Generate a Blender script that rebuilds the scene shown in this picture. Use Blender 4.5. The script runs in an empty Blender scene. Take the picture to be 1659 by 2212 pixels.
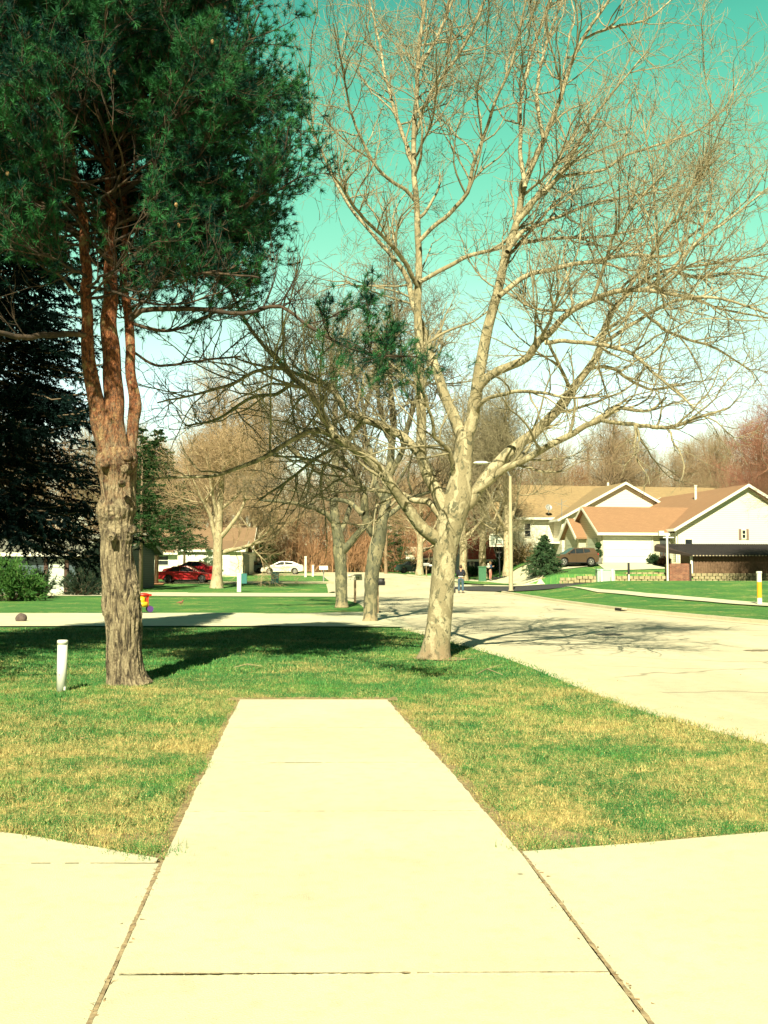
import bpy, math, random
import numpy as np
from mathutils import Vector
R = math.radians
S = bpy.context.scene
COL = S.collection

# ------------------------------------------------------------------ camera
CAM_H = 1.55; FPX = 2250.0; PITCH = math.atan(122.0 / FPX)
cd = bpy.data.cameras.new('camera'); cam = bpy.data.objects.new('camera', cd); COL.objects.link(cam)
cd.sensor_fit = 'VERTICAL'; cd.sensor_height = 36.0; cd.lens = 36.0 * FPX / 2212.0
cd.clip_start = 0.05; cd.clip_end = 3000
cam.location = (0, 0, CAM_H); cam.rotation_euler = (R(90) + PITCH, 0, 0)
S.camera = cam

# ------------------------------------------------------------------ light
SUN_AZ = (-0.15, -1.0); SUN_EL = R(42)
S.view_settings.view_transform = 'Standard'; S.view_settings.look = 'None'
S.view_settings.gamma = 1; S.view_settings.use_curve_mapping = False
S.view_settings.exposure = 1.15
w = bpy.data.worlds.new('World'); S.world = w; w.use_nodes = True
wn = w.node_tree; wn.nodes.clear()
sky = wn.nodes.new('ShaderNodeTexSky'); sky.sky_type = 'NISHITA'; sky.sun_disc = False
sky.sun_elevation = SUN_EL; sky.sun_rotation = math.atan2(SUN_AZ[0], SUN_AZ[1])
sky.air_density = 1.0; sky.dust_density = 0.6; sky.ozone_density = 1.0
bg = wn.nodes.new('ShaderNodeBackground'); bg.inputs[1].default_value = 0.12
tc = wn.nodes.new('ShaderNodeTexCoord'); sx = wn.nodes.new('ShaderNodeSeparateXYZ')
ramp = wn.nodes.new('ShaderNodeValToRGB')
SKY_RAMP = [(0.0, (.99, .98, .72)), (.16, (1.08, 1.03, .74)), (.22, (.95, 1.06, .60)), (.296, (.62, 1.09, .48)), (.37, (.49, 1.15, .47)), (.46, (.33, 1.10, .46)), (.52, (.20, .75, .36)), (.66, (.07, .28, .24)), (1.0, (.05, .2, .2))]  # upper stops dim the unseen sky overhead to deepen ground shade
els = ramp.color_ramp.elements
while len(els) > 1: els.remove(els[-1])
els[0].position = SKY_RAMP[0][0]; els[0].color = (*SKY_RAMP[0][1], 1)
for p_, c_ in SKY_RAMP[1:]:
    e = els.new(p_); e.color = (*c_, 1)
mul = wn.nodes.new('ShaderNodeMixRGB'); mul.blend_type = 'MULTIPLY'; mul.inputs[0].default_value = 1
wo = wn.nodes.new('ShaderNodeOutputWorld')
wn.links.new(tc.outputs['Generated'], sx.inputs[0]); wn.links.new(sx.outputs['Z'], ramp.inputs[0])
wn.links.new(sky.outputs[0], mul.inputs[1]); wn.links.new(ramp.outputs[0], mul.inputs[2])
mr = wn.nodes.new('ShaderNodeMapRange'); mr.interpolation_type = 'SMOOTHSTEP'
for i_, v_ in ((1, -.15), (2, .65), (3, .16), (4, 1.0)): mr.inputs[i_].default_value = v_  # dims the unseen sky behind the camera so shadows go darker
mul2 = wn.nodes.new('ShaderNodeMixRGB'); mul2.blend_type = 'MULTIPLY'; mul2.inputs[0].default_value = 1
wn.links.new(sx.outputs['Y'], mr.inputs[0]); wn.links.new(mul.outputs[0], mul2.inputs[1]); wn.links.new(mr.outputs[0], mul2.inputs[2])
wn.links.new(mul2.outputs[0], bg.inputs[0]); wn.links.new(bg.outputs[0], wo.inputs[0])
sd = bpy.data.lights.new('sun', 'SUN'); sun = bpy.data.objects.new('sun', sd); COL.objects.link(sun)
sd.energy = 5.0; sd.angle = R(0.5); sd.color = (1.0, 0.92, 0.63)
_h = math.hypot(*SUN_AZ)
sdir = Vector((SUN_AZ[0] / _h * math.cos(SUN_EL), SUN_AZ[1] / _h * math.cos(SUN_EL), math.sin(SUN_EL)))
sun.rotation_euler = sdir.to_track_quat('Z', 'Y').to_euler(); sun.location = (-10, -30, 40)

# ------------------------------------------------------------------ helpers
CP, SP = math.cos(PITCH), math.sin(PITCH)
def ray(u, v):
    X = (u - 829.5) / FPX; Y = (1106 - v) / FPX
    return X, CP - Y * SP, SP + Y * CP
def at(u, v, D):
    x, y, z = ray(u, v); t = D / y
    return np.array([x * t, D, CAM_H + z * t])
def G(u, v, z=0.0):
    x, y, zz = ray(u, v); t = (z - CAM_H) / zz
    return (x * t, y * t)
def gx(u, D): return at(u, 1232, D)[0]

def s01(t):
    t = np.clip(t, 0, 1); return t * t * (3 - 2 * t)
def hgt(x, y):
    x = np.asarray(x, float); y = np.asarray(y, float)
    base = 1.05 * s01((y - 62) / 68)
    rx = s01((x - 8.5) / 6)
    h = base.copy() if base.ndim else np.array(base)
    lawn = .78 * s01((y - 44) / 22)
    h1 = base * (1 - rx) + rx * np.where(y < 66, lawn, .78 - .36 * s01((y - 66) / 1.5))
    rx2 = s01((x - 9.5) / 4)
    pad = 1.12 + .88 * s01((y - 78) / 8)
    h2 = base * (1 - rx2) + rx2 * pad
    return np.where(y < 78.0, h1, h2)
def hz(x, y): return float(hgt(x, y))
def GT(u, v):
    # first hit of the sight line with the terrain
    x, y, z = ray(u, v); D = 8.0
    while D < 160:
        t = D / y
        if CAM_H + z*t <= float(hgt(x*t, D)): break
        D += .1
    return (x*D/y, D)

class Geo:
    def __init__(s): s.V = []; s.F = []; s.n = 0
    def add(s, V, F):
        V = np.asarray(V, float).reshape(-1, 3); F = np.asarray(F, int)
        s.V.append(V); s.F.append(F + s.n); s.n += len(V); return s
    def poly(s, pts): 
        return s.add(pts, [list(range(len(pts)))])
    def box(s, x0, x1, y0, y1, z0, z1):
        V = [(x0,y0,z0),(x1,y0,z0),(x1,y1,z0),(x0,y1,z0),(x0,y0,z1),(x1,y0,z1),(x1,y1,z1),(x0,y1,z1)]
        return s.add(V, [(0,3,2,1),(4,5,6,7),(0,1,5,4),(1,2,6,5),(2,3,7,6),(3,0,4,7)])
    def bar(s, a, b, wd, hh=None):
        a = np.array(a, float); b = np.array(b, float); hh = hh or wd
        d = b - a; d /= np.linalg.norm(d); ref = np.array([0, 0, 1.]) if abs(d[2]) < .9 else np.array([0, 1., 0])
        p = np.cross(d, ref); p /= np.linalg.norm(p); q = np.cross(p, d)
        V = [e + p * sx_ * wd / 2 + q * sz * hh / 2 for e in (a, b) for sx_, sz in ((-1,-1),(1,-1),(1,1),(-1,1))]
        return s.add(V, [(0,3,2,1),(4,5,6,7),(0,1,5,4),(1,2,6,5),(2,3,7,6),(3,0,4,7)])
    def tube(s, pts, rad, k=10, caps=True):
        pts = np.asarray(pts, float); rad = np.full(len(pts), rad) if np.isscalar(rad) else np.asarray(rad, float)
        V, Q = tubes(pts[None], rad[None], k); s.add(V, Q)
        if caps:
            n = len(V); s.F.append(np.array([list(range(k))[::-1]]) + s.n - n); s.F.append(np.array([list(range(n - k, n))]) + s.n - n)
        return s
    def cyl(s, c, r, h, k=16, axis='z', r2=None):
        c = np.array(c, float); r2 = r if r2 is None else r2
        e = {'x': (1,0,0), 'y': (0,1,0), 'z': (0,0,1)}[axis]
        return s.tube([c, c + np.array(e) * h], [r, r2], k)
    def lathe(s, c, prof, k=20):   # prof: (r,z)
        a = np.linspace(0, 2*np.pi, k, endpoint=False)
        V = np.array([(c[0]+r*np.cos(t), c[1]+r*np.sin(t), c[2]+z) for r, z in prof for t in a])
        Q = [(i*k+j, i*k+(j+1)%k, (i+1)*k+(j+1)%k, (i+1)*k+j) for i in range(len(prof)-1) for j in range(k)]
        s.add(V, Q); n=len(V)
        s.F.append(np.array([list(range(k))[::-1]]) + s.n - n); s.F.append(np.array([list(range(n-k,n))]) + s.n - n); return s
    def blob(s, c, r, seed=0, amp=.15, freq=3., k=14):
        rng = np.random.default_rng(seed)
        th = np.linspace(0, np.pi, k); ph = np.linspace(0, 2*np.pi, 2*k, endpoint=False)
        T, Pp = np.meshgrid(th, ph, indexing='ij')
        D = np.stack([np.sin(T)*np.cos(Pp), np.sin(T)*np.sin(Pp), np.cos(T)], -1)
        W = rng.normal(size=(6, 3)) * freq; f = sum(np.sin(D @ W[i] + i) for i in range(6)) / 6
        V = (D * (1 + amp * f)[..., None] * np.array(r) + np.array(c)).reshape(-1, 3); m = 2*k
        Q = [(i*m+j, (i+1)*m+j, (i+1)*m+(j+1)%m, i*m+(j+1)%m) for i in range(k-1) for j in range(m)]
        return s.add(V, Q)
    def xf(s, M=None, loc=(0,0,0)):
        s.V = [ (v @ np.array(M).T if M is not None else v) + np.array(loc) for v in s.V]; return s

def tubes(P, Rd, k):
    N, M, _ = P.shape
    T = np.empty_like(P); T[:, 1:-1] = P[:, 2:] - P[:, :-2]; T[:, 0] = P[:, 1] - P[:, 0]; T[:, -1] = P[:, -1] - P[:, -2]
    T /= np.linalg.norm(T, axis=2, keepdims=True) + 1e-9
    mean = np.abs(T.mean(1)); ref = np.eye(3)[np.argmin(mean, 1)]
    b1 = np.cross(T, ref[:, None, :]); b1 /= np.linalg.norm(b1, axis=2, keepdims=True) + 1e-9
    b2 = np.cross(T, b1); a = np.linspace(0, 2*np.pi, k, endpoint=False)
    V = P[:, :, None, :] + Rd[:, :, None, None] * (np.cos(a)[None, None, :, None] * b1[:, :, None, :] + np.sin(a)[None, None, :, None] * b2[:, :, None, :])
    i = np.arange(N)[:, None, None]; j = np.arange(M-1)[None, :, None]; q = np.arange(k)[None, None, :]; q2 = (q + 1) % k
    b = (i*M + j) * k
    Q = np.stack([b+q, b+q2, b+k+q2, b+k+q], -1).reshape(-1, 4)
    return V.reshape(-1, 3), Q

def build(geo, name, mat, parent=None, smooth=False):
    V = np.concatenate(geo.V); 
    sizes = []; flat = []
    for F in geo.F:
        sizes.append(np.full(len(F), F.shape[1])); flat.append(F.ravel())
    sizes = np.concatenate(sizes); flat = np.concatenate(flat)
    me = bpy.data.meshes.new(name)
    me.vertices.add(len(V)); me.vertices.foreach_set('co', V.ravel().astype(np.float32))
    me.loops.add(len(flat)); me.loops.foreach_set('vertex_index', flat.astype(np.int32))
    me.polygons.add(len(sizes)); st = np.concatenate([[0], np.cumsum(sizes)[:-1]])
    me.polygons.foreach_set('loop_start', st.astype(np.int32)); me.polygons.foreach_set('loop_total', sizes.astype(np.int32))
    me.polygons.foreach_set('use_smooth', np.full(len(sizes), bool(smooth)))
    me.update(calc_edges=True); me.validate()
    if mat: me.materials.append(mat)
    o = bpy.data.objects.new(name, me); COL.objects.link(o)
    if parent: o.parent = parent
    return o
def tag(o, label, cat=None, group=None, kind=None):
    if label: o['label'] = label
    if cat: o['category'] = cat
    if group: o['group'] = group
    if kind: o['kind'] = kind
    return o
def thing(name, label, cat, loc=(0,0,0), rz=0, group=None):
    o = bpy.data.objects.new(name, None); COL.objects.link(o); o.empty_display_size = .2
    o.location = tuple(float(c) for c in loc); o.rotation_euler = (0, 0, rz); tag(o, label, cat, group); return o
def dup(root, loc=None, rz=None, label=None, sc=None):
    r = root.copy(); COL.objects.link(r)
    if loc is not None: r.location = tuple(float(c) for c in loc)
    if rz is not None: r.rotation_euler = (0, 0, rz)
    if sc is not None: r.scale = sc if hasattr(sc, '__len__') else (sc, sc, sc)
    if label: r['label'] = label
    for ch in [c for c in bpy.data.objects if c.parent == root]:
        c = ch.copy(); COL.objects.link(c); c.parent = r
        for g in [c2 for c2 in bpy.data.objects if c2.parent == ch]:
            d = g.copy(); COL.objects.link(d); d.parent = c
    return r

# ------------------------------------------------------------------ materials
def newmat(name):
    m = bpy.data.materials.new(name); m.use_nodes = True; nt = m.node_tree
    return m, nt, nt.nodes['Principled BSDF']
def noise(nt, vec, scale, detail=4, rough=.6, dist=0):
    n = nt.nodes.new('ShaderNodeTexNoise'); n.inputs['Scale'].default_value = scale; n.inputs['Detail'].default_value = detail
    n.inputs['Roughness'].default_value = rough; n.inputs['Distortion'].default_value = dist
    if vec: nt.links.new(vec, n.inputs['Vector'])
    return n.outputs['Fac']
def rmp(nt, fac, stops, interp='LINEAR'):
    r = nt.nodes.new('ShaderNodeValToRGB'); r.color_ramp.interpolation = interp; e = r.color_ramp.elements
    while len(e) > 1: e.remove(e[-1])
    e[0].position = stops[0][0]; c = stops[0][1]; e[0].color = (*c, 1) if hasattr(c, '__len__') else (c, c, c, 1)
    for p_, c in stops[1:]:
        x = e.new(p_); x.color = (*c, 1) if hasattr(c, '__len__') else (c, c, c, 1)
    nt.links.new(fac, r.inputs[0]); return r.outputs[0]
def mix(nt, fac, a, b, mode='MIX'):
    m = nt.nodes.new('ShaderNodeMixRGB'); m.blend_type = mode
    for i, s_ in ((0, fac), (1, a), (2, b)):
        if hasattr(s_, 'links') or hasattr(s_, 'is_linked'): nt.links.new(s_, m.inputs[i])
        elif hasattr(s_, '__len__'): m.inputs[i].default_value = (*s_[:3], 1)
        else: m.inputs[i].default_value = s_
    return m.outputs[0]
def math_(nt, op, a, b=0.0, clamp=False):
    m = nt.nodes.new('ShaderNodeMath'); m.operation = op; m.use_clamp = clamp
    for i, s_ in ((0, a), (1, b)):
        if hasattr(s_, 'is_linked'): nt.links.new(s_, m.inputs[i])
        else: m.inputs[i].default_value = s_
    return m.outputs[0]
def coords(nt, kind='Object'):
    if kind == 'World': return nt.nodes.new('ShaderNodeNewGeometry').outputs['Position']
    return nt.nodes.new('ShaderNodeTexCoord').outputs[kind]
def mapped(nt, vec, sc):
    m = nt.nodes.new('ShaderNodeMapping'); m.inputs['Scale'].default_value = sc; nt.links.new(vec, m.inputs[0]); return m.outputs[0]
def bump(nt, b, h, dist, strength=1):
    n = nt.nodes.new('ShaderNodeBump'); n.inputs['Distance'].default_value = dist; n.inputs['Strength'].default_value = strength
    nt.links.new(h, n.inputs['Height']); nt.links.new(n.outputs[0], b.inputs['Normal'])
_mc = {}
def M(name, c, rough=.8, c2=None, scale=6, bd=0, bscale=None, metal=0, coat=0, lo=.35, hi=.65, spec=None):
    if name in _mc: return _mc[name]
    m, nt, b = newmat(name); b.inputs['Roughness'].default_value = rough; b.inputs['Metallic'].default_value = metal
    if coat: b.inputs['Coat Weight'].default_value = coat; b.inputs['Coat Roughness'].default_value = .05
    if spec is not None: b.inputs['Specular IOR Level'].default_value = spec
    v = coords(nt)
    if c2 is None: c2 = tuple(x * .82 for x in c)
    f = noise(nt, v, scale)
    nt.links.new(rmp(nt, f, [(lo, c), (hi, c2)]), b.inputs['Base Color'])
    if bd: bump(nt, b, noise(nt, v, bscale or scale * 3, 5), bd)
    _mc[name] = m; return m
def siding(name, c, step=.14, rough=.6):
    m, nt, b = newmat(name); v = coords(nt); s = nt.nodes.new('ShaderNodeSeparateXYZ'); nt.links.new(v, s.inputs[0])
    fr = math_(nt, 'FRACT', math_(nt, 'DIVIDE', s.outputs['Z'], step))
    n1 = noise(nt, v, 1.3, 5); col = mix(nt, n1, c, tuple(x * .86 for x in c))
    line = rmp(nt, fr, [(0, .45), (.10, .55), (.16, 1.0), (1, 1.0)])
    nt.links.new(mix(nt, 1.0, col, line, 'MULTIPLY'), b.inputs['Base Color']); b.inputs['Roughness'].default_value = rough
    bump(nt, b, fr, .02, .6); return m
def shingle(name, c, c2):
    m, nt, b = newmat(name); v = coords(nt)
    n1 = noise(nt, mapped(nt, v, (4, 4, 9)), 1.5, 6, .7); n2 = noise(nt, v, .35, 3)
    br = nt.nodes.new('ShaderNodeTexBrick'); nt.links.new(mapped(nt, v, (1, 1.0, 1)), br.inputs['Vector'])
    br.inputs['Scale'].default_value = 1.0; br.inputs['Brick Width'].default_value = .3; br.inputs['Row Height'].default_value = .14
    br.inputs['Mortar Size'].default_value = .008
    br.inputs['Color1'].default_value = (*c, 1); br.inputs['Color2'].default_value = (*c2, 1); br.inputs['Mortar'].default_value = (*[x*.6 for x in c], 1)
    col = mix(nt, rmp(nt, n1, [(.35, 0), (.65, 1)]), br.outputs['Color'], c2)
    col = mix(nt, rmp(nt, n2, [(.4, 0), (.7, .5)]), col, tuple(x * .75 for x in c))
    nt.links.new(col, b.inputs['Base Color']); b.inputs['Roughness'].default_value = .9
    bump(nt, b, n1, .02); return m

def lawn_nodes(nt, blades=False):
    hf = noise(nt, coords(nt, 'World'), 150, 1) if blades else None
    v = coords(nt, 'World'); s = nt.nodes.new('ShaderNodeSeparateXYZ'); nt.links.new(v, s.inputs[0])
    v2 = mapped(nt, v, (1, 1, 0))
    big = noise(nt, v2, .42, 3, .55); med = noise(nt, v2, 2.2, 4, .65, .6); fin = noise(nt, v2, 16, 4, .7)
    near = nt.nodes.new('ShaderNodeMapRange'); nt.links.new(s.outputs['Y'], near.inputs[0])
    near.inputs[1].default_value = 11.0; near.inputs[2].default_value = 15.5; near.inputs[3].default_value = .072; near.inputs[4].default_value = -.012
    m = math_(nt, 'ADD', math_(nt, 'MULTIPLY', big, .38), math_(nt, 'MULTIPLY', med, .38))
    m = math_(nt, 'ADD', m, math_(nt, 'MULTIPLY', fin, .28)); m = math_(nt, 'ADD', m, near.outputs[0])
    if blades: m = math_(nt, 'ADD', m, math_(nt, 'MULTIPLY', math_(nt, 'SUBTRACT', hf, .5), .75))
    straw = rmp(nt, m, [(.57, 0), (.60, .95)] if blades else [(.545, 0), (.67, .95)])
    f = math_(nt, 'ADD', math_(nt, 'MULTIPLY', noise(nt, v2, 5, 5, .7), .6), math_(nt, 'MULTIPLY', noise(nt, v2, .5, 3, .6), .4))
    green = rmp(nt, f, [(.3, (.014, .09, .028)), (.5, (.032, .155, .042)), (.70, (.09, .25, .05))] if blades else [(.3, (.024, .095, .030)), (.5, (.055, .155, .042)), (.66, (.14, .235, .052))])
    st = rmp(nt, fin, [(.3, (.26, .195, .075)), (.7, (.56, .45, .19))])
    col = mix(nt, straw, green, st)
    return v2, col, f, fin
def lawn_mat(name, far=False):
    m, nt, b = newmat(name); v2, col, f, fin = lawn_nodes(nt)
    n3 = noise(nt, v2, 60, 3, .7); col = mix(nt, 1, col, rmp(nt, n3, [(.3, .9), (.7, 2.1)]), 'MULTIPLY')
    nt.links.new(col, b.inputs['Base Color']); b.inputs['Roughness'].default_value = .95; b.inputs['Specular IOR Level'].default_value = .1
    h = math_(nt, 'ADD', n3, math_(nt, 'MULTIPLY', fin, 1.5)); bump(nt, b, h, .04); return m
def blade_mat():
    m, nt, b = newmat('grass_blade'); v2, col, f, fin = lawn_nodes(nt, True)
    oi = noise(nt, mapped(nt, coords(nt, 'World'), (1, 1, 1)), 120, 1)
    col = mix(nt, 1, col, rmp(nt, oi, [(.35, .75), (.65, 1.45)]), 'MULTIPLY')
    nt.links.new(col, b.inputs['Base Color']); b.inputs['Roughness'].default_value = .7; b.inputs['Specular IOR Level'].default_value = .2
    return m
def concrete(name, c=(.60, .585, .415), tone=.9):
    m, nt, b = newmat(name); v = coords(nt, 'World')
    n1 = noise(nt, v, .7, 4, .6); n2 = noise(nt, v, 9, 6, .75); n3 = noise(nt, v, 130, 3, .7)
    col = mix(nt, rmp(nt, n1, [(.35, 0), (.68, 1)]), c, tuple(x * .84 for x in c))
    col = mix(nt, 1, col, rmp(nt, n2, [(.28, .82), (.5, 1.0), (.8, 1.04)]), 'MULTIPLY')
    col = mix(nt, 1, col, rmp(nt, n3, [(.3, .86), (.7, 1.06)]), 'MULTIPLY')
    vo = nt.nodes.new('ShaderNodeTexVoronoi'); vo.inputs['Scale'].default_value = 1.1; nt.links.new(v, vo.inputs['Vector'])
    col = mix(nt, rmp(nt, vo.outputs['Distance'], [(0, .8), (.012, .7), (.022, 0)]), col, (.12, .09, .06))
    nt.links.new(col, b.inputs['Base Color']); b.inputs['Roughness'].default_value = .9; bump(nt, b, n3, .004); return m
def asphalt(name):
    m, nt, b = newmat(name); v = coords(nt, 'World')
    c = (.63, .575, .41); n1 = noise(nt, mapped(nt, v, (.5, .12, 1)), 1.0, 4, .6); n2 = noise(nt, v, 5, 6, .8); n3 = noise(nt, v, 45, 3, .8)
    col = mix(nt, rmp(nt, n1, [(.35, 0), (.65, 1)]), c, tuple(x * .78 for x in c))
    col = mix(nt, 1, col, rmp(nt, n2, [(.25, .78), (.55, 1.02)]), 'MULTIPLY'); col = mix(nt, 1, col, rmp(nt, n3, [(.3, .8), (.7, 1.08)]), 'MULTIPLY')
    vo = nt.nodes.new('ShaderNodeTexVoronoi'); vo.feature = 'DISTANCE_TO_EDGE'; vo.inputs['Scale'].default_value = .28
    dv = nt.nodes.new('ShaderNodeVectorMath'); dv.operation = 'ADD'; nt.links.new(v, dv.inputs[0])
    ns = nt.nodes.new('ShaderNodeTexNoise'); ns.inputs['Scale'].default_value = .9; nt.links.new(v, ns.inputs['Vector'])
    nt.links.new(ns.outputs['Color'], dv.inputs[1]); nt.links.new(dv.outputs[0], vo.inputs['Vector'])
    col = mix(nt, rmp(nt, vo.outputs['Distance'], [(0, .55), (.006, .45), (.013, 0)]), col, (.10, .085, .06))
    nt.links.new(col, b.inputs['Base Color']); b.inputs['Roughness'].default_value = .85; bump(nt, b, n3, .006); return m
MAT_CONC = concrete('concrete'); MAT_CONC2 = concrete('old_concrete', (.55, .52, .31)); MAT_ROAD = asphalt('worn_road')
MAT_KERB = concrete('kerb_concrete', (.57, .52, .36))
MAT_LAWN = lawn_mat('lawn'); MAT_BLADE = blade_mat()
MAT_DIRT = M('dirt', (.17, .12, .06), .95, (.42, .33, .16), 22, .02)
WHITE = M('white_paint', (.78, .78, .70), .5, (.70, .70, .62), 3)
DARK = M('dark_metal', (.02, .022, .028), .5)
GREYM = M('grey_metal', (.30, .31, .30), .5, metal=.3)
def brick_mat():
    m, nt, b = newmat('red_brick'); v = coords(nt); mp = nt.nodes.new('ShaderNodeMapping'); mp.inputs['Rotation'].default_value = (R(90), 0, 0); nt.links.new(v, mp.inputs[0])
    br = nt.nodes.new('ShaderNodeTexBrick'); nt.links.new(mp.outputs[0], br.inputs['Vector']); br.inputs['Scale'].default_value = 1
    br.inputs['Brick Width'].default_value = .24; br.inputs['Row Height'].default_value = .09; br.inputs['Mortar Size'].default_value = .012; br.inputs['Bias'].default_value = -.1
    br.inputs['Color1'].default_value = (.15, .035, .022, 1); br.inputs['Color2'].default_value = (.33, .11, .06, 1); br.inputs['Mortar'].default_value = (.34, .27, .18, 1)
    col = mix(nt, rmp(nt, noise(nt, v, 3, 5), [(.4, 0), (.65, .6)]), br.outputs['Color'], (.10, .035, .025)); nt.links.new(col, b.inputs['Base Color']); b.inputs['Roughness'].default_value = .9; return m
BRICK = brick_mat()
WOODP = M('weathered_wood', (.22, .15, .09), .9, (.33, .24, .15), 9, .01)
RUBBER = M('rubber', (.015, .015, .017), .8)
GLASS = M('dark_glass', (.015, .02, .025), .06, (.03, .04, .045), 2)

# ------------------------------------------------------------------ ground, road, pavements
def ground_sheet():
    xs = np.concatenate([np.arange(-900, -120, 60), np.arange(-120, -30, 6), np.arange(-30, 45, .75), np.arange(45, 130, 6), np.arange(130, 901, 70)])
    ys = np.concatenate([np.arange(-60, 0, 6), np.arange(0, 40, 1.0), np.arange(40, 77.5, .75), [77.6, 77.85, 77.99, 78.05, 78.4], np.arange(79, 135, 1.0), np.arange(136, 200, 8), np.arange(210, 1500, 60)])
    X, Y = np.meshgrid(xs, ys); Z = hgt(X, Y)
    g = Geo(); n = len(xs); i = np.arange(len(ys)-1)[:, None]; j = np.arange(n-1)[None]
    b = i*n + j; g.add(np.stack([X, Y, Z], -1), np.stack([b, b+1, b+n+1, b+n], -1).reshape(-1, 4))
    tag(build(g, 'lawn_ground', MAT_LAWN, smooth=True), 'broad lawn with green grass and dormant straw patches', kind='structure')
ground_sheet()

def resamp(poly, n):
    p = np.array(poly, float); d = np.r_[0, np.cumsum(np.linalg.norm(np.diff(p, axis=0), axis=1))]
    t = np.linspace(0, d[-1], n); return np.stack([np.interp(t, d, p[:, k]) for k in range(p.shape[1])], 1)
def ribbon(A, B, n, m, eps):
    A = resamp(A, n); B = resamp(B, n); g = Geo(); t = np.linspace(0, 1, m)[None, :, None]
    XY = A[:, None] * (1 - t) + B[:, None] * t; Z = hgt(XY[..., 0], XY[..., 1]) + eps
    i = np.arange(n-1)[:, None]; j = np.arange(m-1)[None]; b = i*m + j
    return g.add(np.concatenate([XY, Z[..., None]], -1), np.stack([b, b+1, b+m+1, b+m], -1).reshape(-1, 4))

ROAD_L = [(9, -2), (6.2, 4), G(1659, 1592), G(1480, 1545), G(1300, 1482), G(1150, 1424), G(1024, 1391), G(870, 1351), G(817, 1320), G(794, 1303), (-2.2, 56), (-3.0, 64), (-3.7, 76), (-4.5, 88), (-5.8, 102), (-7.5, 118), (-10, 135)]
ROAD_R = [(20, -2), (18.5, 7), (15.8, 16), (13, 22.5), G(1659, 1351), G(1342, 1321), G(1200, 1301), (7.35, 66), (7.0, 72), (6.4, 80), (5.2, 92), (3.4, 106), (1.4, 118), (-2, 135)]
# ribbon needs matched stations: interpolate both on y
ys_ = np.concatenate([np.linspace(-2, 60, 90), np.linspace(60.7, 134, 110)])
RL = np.array(ROAD_L); RR = np.array(ROAD_R)
ROADL = np.stack([np.interp(ys_, RL[:, 1], RL[:, 0]), ys_], 1); ROADR = np.stack([np.interp(ys_, RR[:, 1], RR[:, 0]), ys_], 1)
def sm(a, k=3):
    b = a.copy()
    for _ in range(k): b[1:-1] = (b[:-2] + b[1:-1] * 2 + b[2:]) / 4
    return b
ROADL, ROADR = sm(ROADL, 4), sm(ROADR, 4)
g = Geo(); m_ = 12; t = np.linspace(0, 1, m_)[None, :, None]
XY = ROADL[:, None] * (1 - t) + ROADR[:, None] * t; Z = hgt(XY[..., 0], XY[..., 1]) + .022
i = np.arange(len(ROADL)-1)[:, None]; j = np.arange(m_-1)[None]; b = i*m_ + j
g.add(np.concatenate([XY, Z[..., None]], -1), np.stack([b, b+1, b+m_+1, b+m_], -1).reshape(-1, 4))
tag(build(g, 'road', MAT_ROAD, smooth=True), 'pale worn residential road with thin cracks', kind='structure')
def kerb(line, side, y0, y1, name, hh=.13):
    L = line[(line[:, 1] > y0) & (line[:, 1] < y1)]
    T = np.gradient(L, axis=0); T /= np.linalg.norm(T, axis=1, keepdims=True); N = np.stack([T[:, 1], -T[:, 0]], 1) * side
    prof = [(-.42, .03), (-.02, .035), (0, hh), (.17, hh), (.5, -.03)]
    g = Geo(); P = np.array([[(*(L[i] + N[i]*o), hz(*L[i]) + z) for o, z in prof] for i in range(len(L))])
    i = np.arange(len(L)-1)[:, None]; j = np.arange(4)[None]; b = i*5 + j
    g.add(P, np.stack([b, b+1, b+6, b+5], -1).reshape(-1, 4))
    tag(build(g, name, MAT_KERB), None, kind='structure')
kerb(ROADR, 1, 12, 66, 'kerb')
kerb(ROADL, -1, -1, 27.5, 'kerb', .045); kerb(ROADL, -1, 36.5, 56.5, 'kerb', .06); kerb(ROADL, -1, 66, 85, 'kerb', .08); kerb(ROADR, 1, 84, 112, 'kerb', .1)

def strip(A, B, n, m, eps, name, mat, label=None):
    o = build(ribbon(A, B, n, m, eps), name, mat, smooth=True); tag(o, label, kind='structure'); return o
# neighbour driveways on the left
strip([(-26, 37.0), (-12, 35.6), (-5, 35.9), (-3.6, 35.2), (.1, 37.0)], [(-26, 28.6), (-12, 27.6), (-5, 27.7), (-3.6, 27.7), (.75, 27.3)], 50, 12, .034, 'driveway', MAT_CONC, 'concrete driveway behind the shaded lawn')
strip([(-30, 66.5), (-12.4, 66.2), (-12.2, 65), (-2.6, 64.4)], [(-30, 58.5), (-12.4, 58.0), (-12.2, 57.6), (-2.0, 56.3)], 50, 12, .034, 'driveway', MAT_CONC, 'middle concrete driveway on the left')
strip([(-24, 90.5), (-4.3, 91)], [(-24, 86.2), (-4.1, 85.2)], 40, 8, .034, 'driveway', MAT_CONC2, 'driveway under the red sedan')
strip([(-22, 120), (-6.5, 118)], [(-22, 112.5), (-5.4, 107)], 40, 8, .03, 'driveway', MAT_CONC2, 'far driveway under the silver car')
# public footpath on the right
strip([(30, GT(1659, 1304)[1]-4.5), GT(1659, 1304.5), GT(1530, 1294), GT(1400, 1283.5), GT(1300, 1275), GT(1230, 1268.5)], [(30, GT(1659, 1311.5)[1]-4.5), GT(1659, 1311.5), GT(1530, 1301.5), GT(1400, 1291.5), GT(1290, 1281), GT(1203, 1271)], 70, 5, .05, 'footpath', MAT_CONC, 'narrow concrete footpath across the right lawn')
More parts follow.
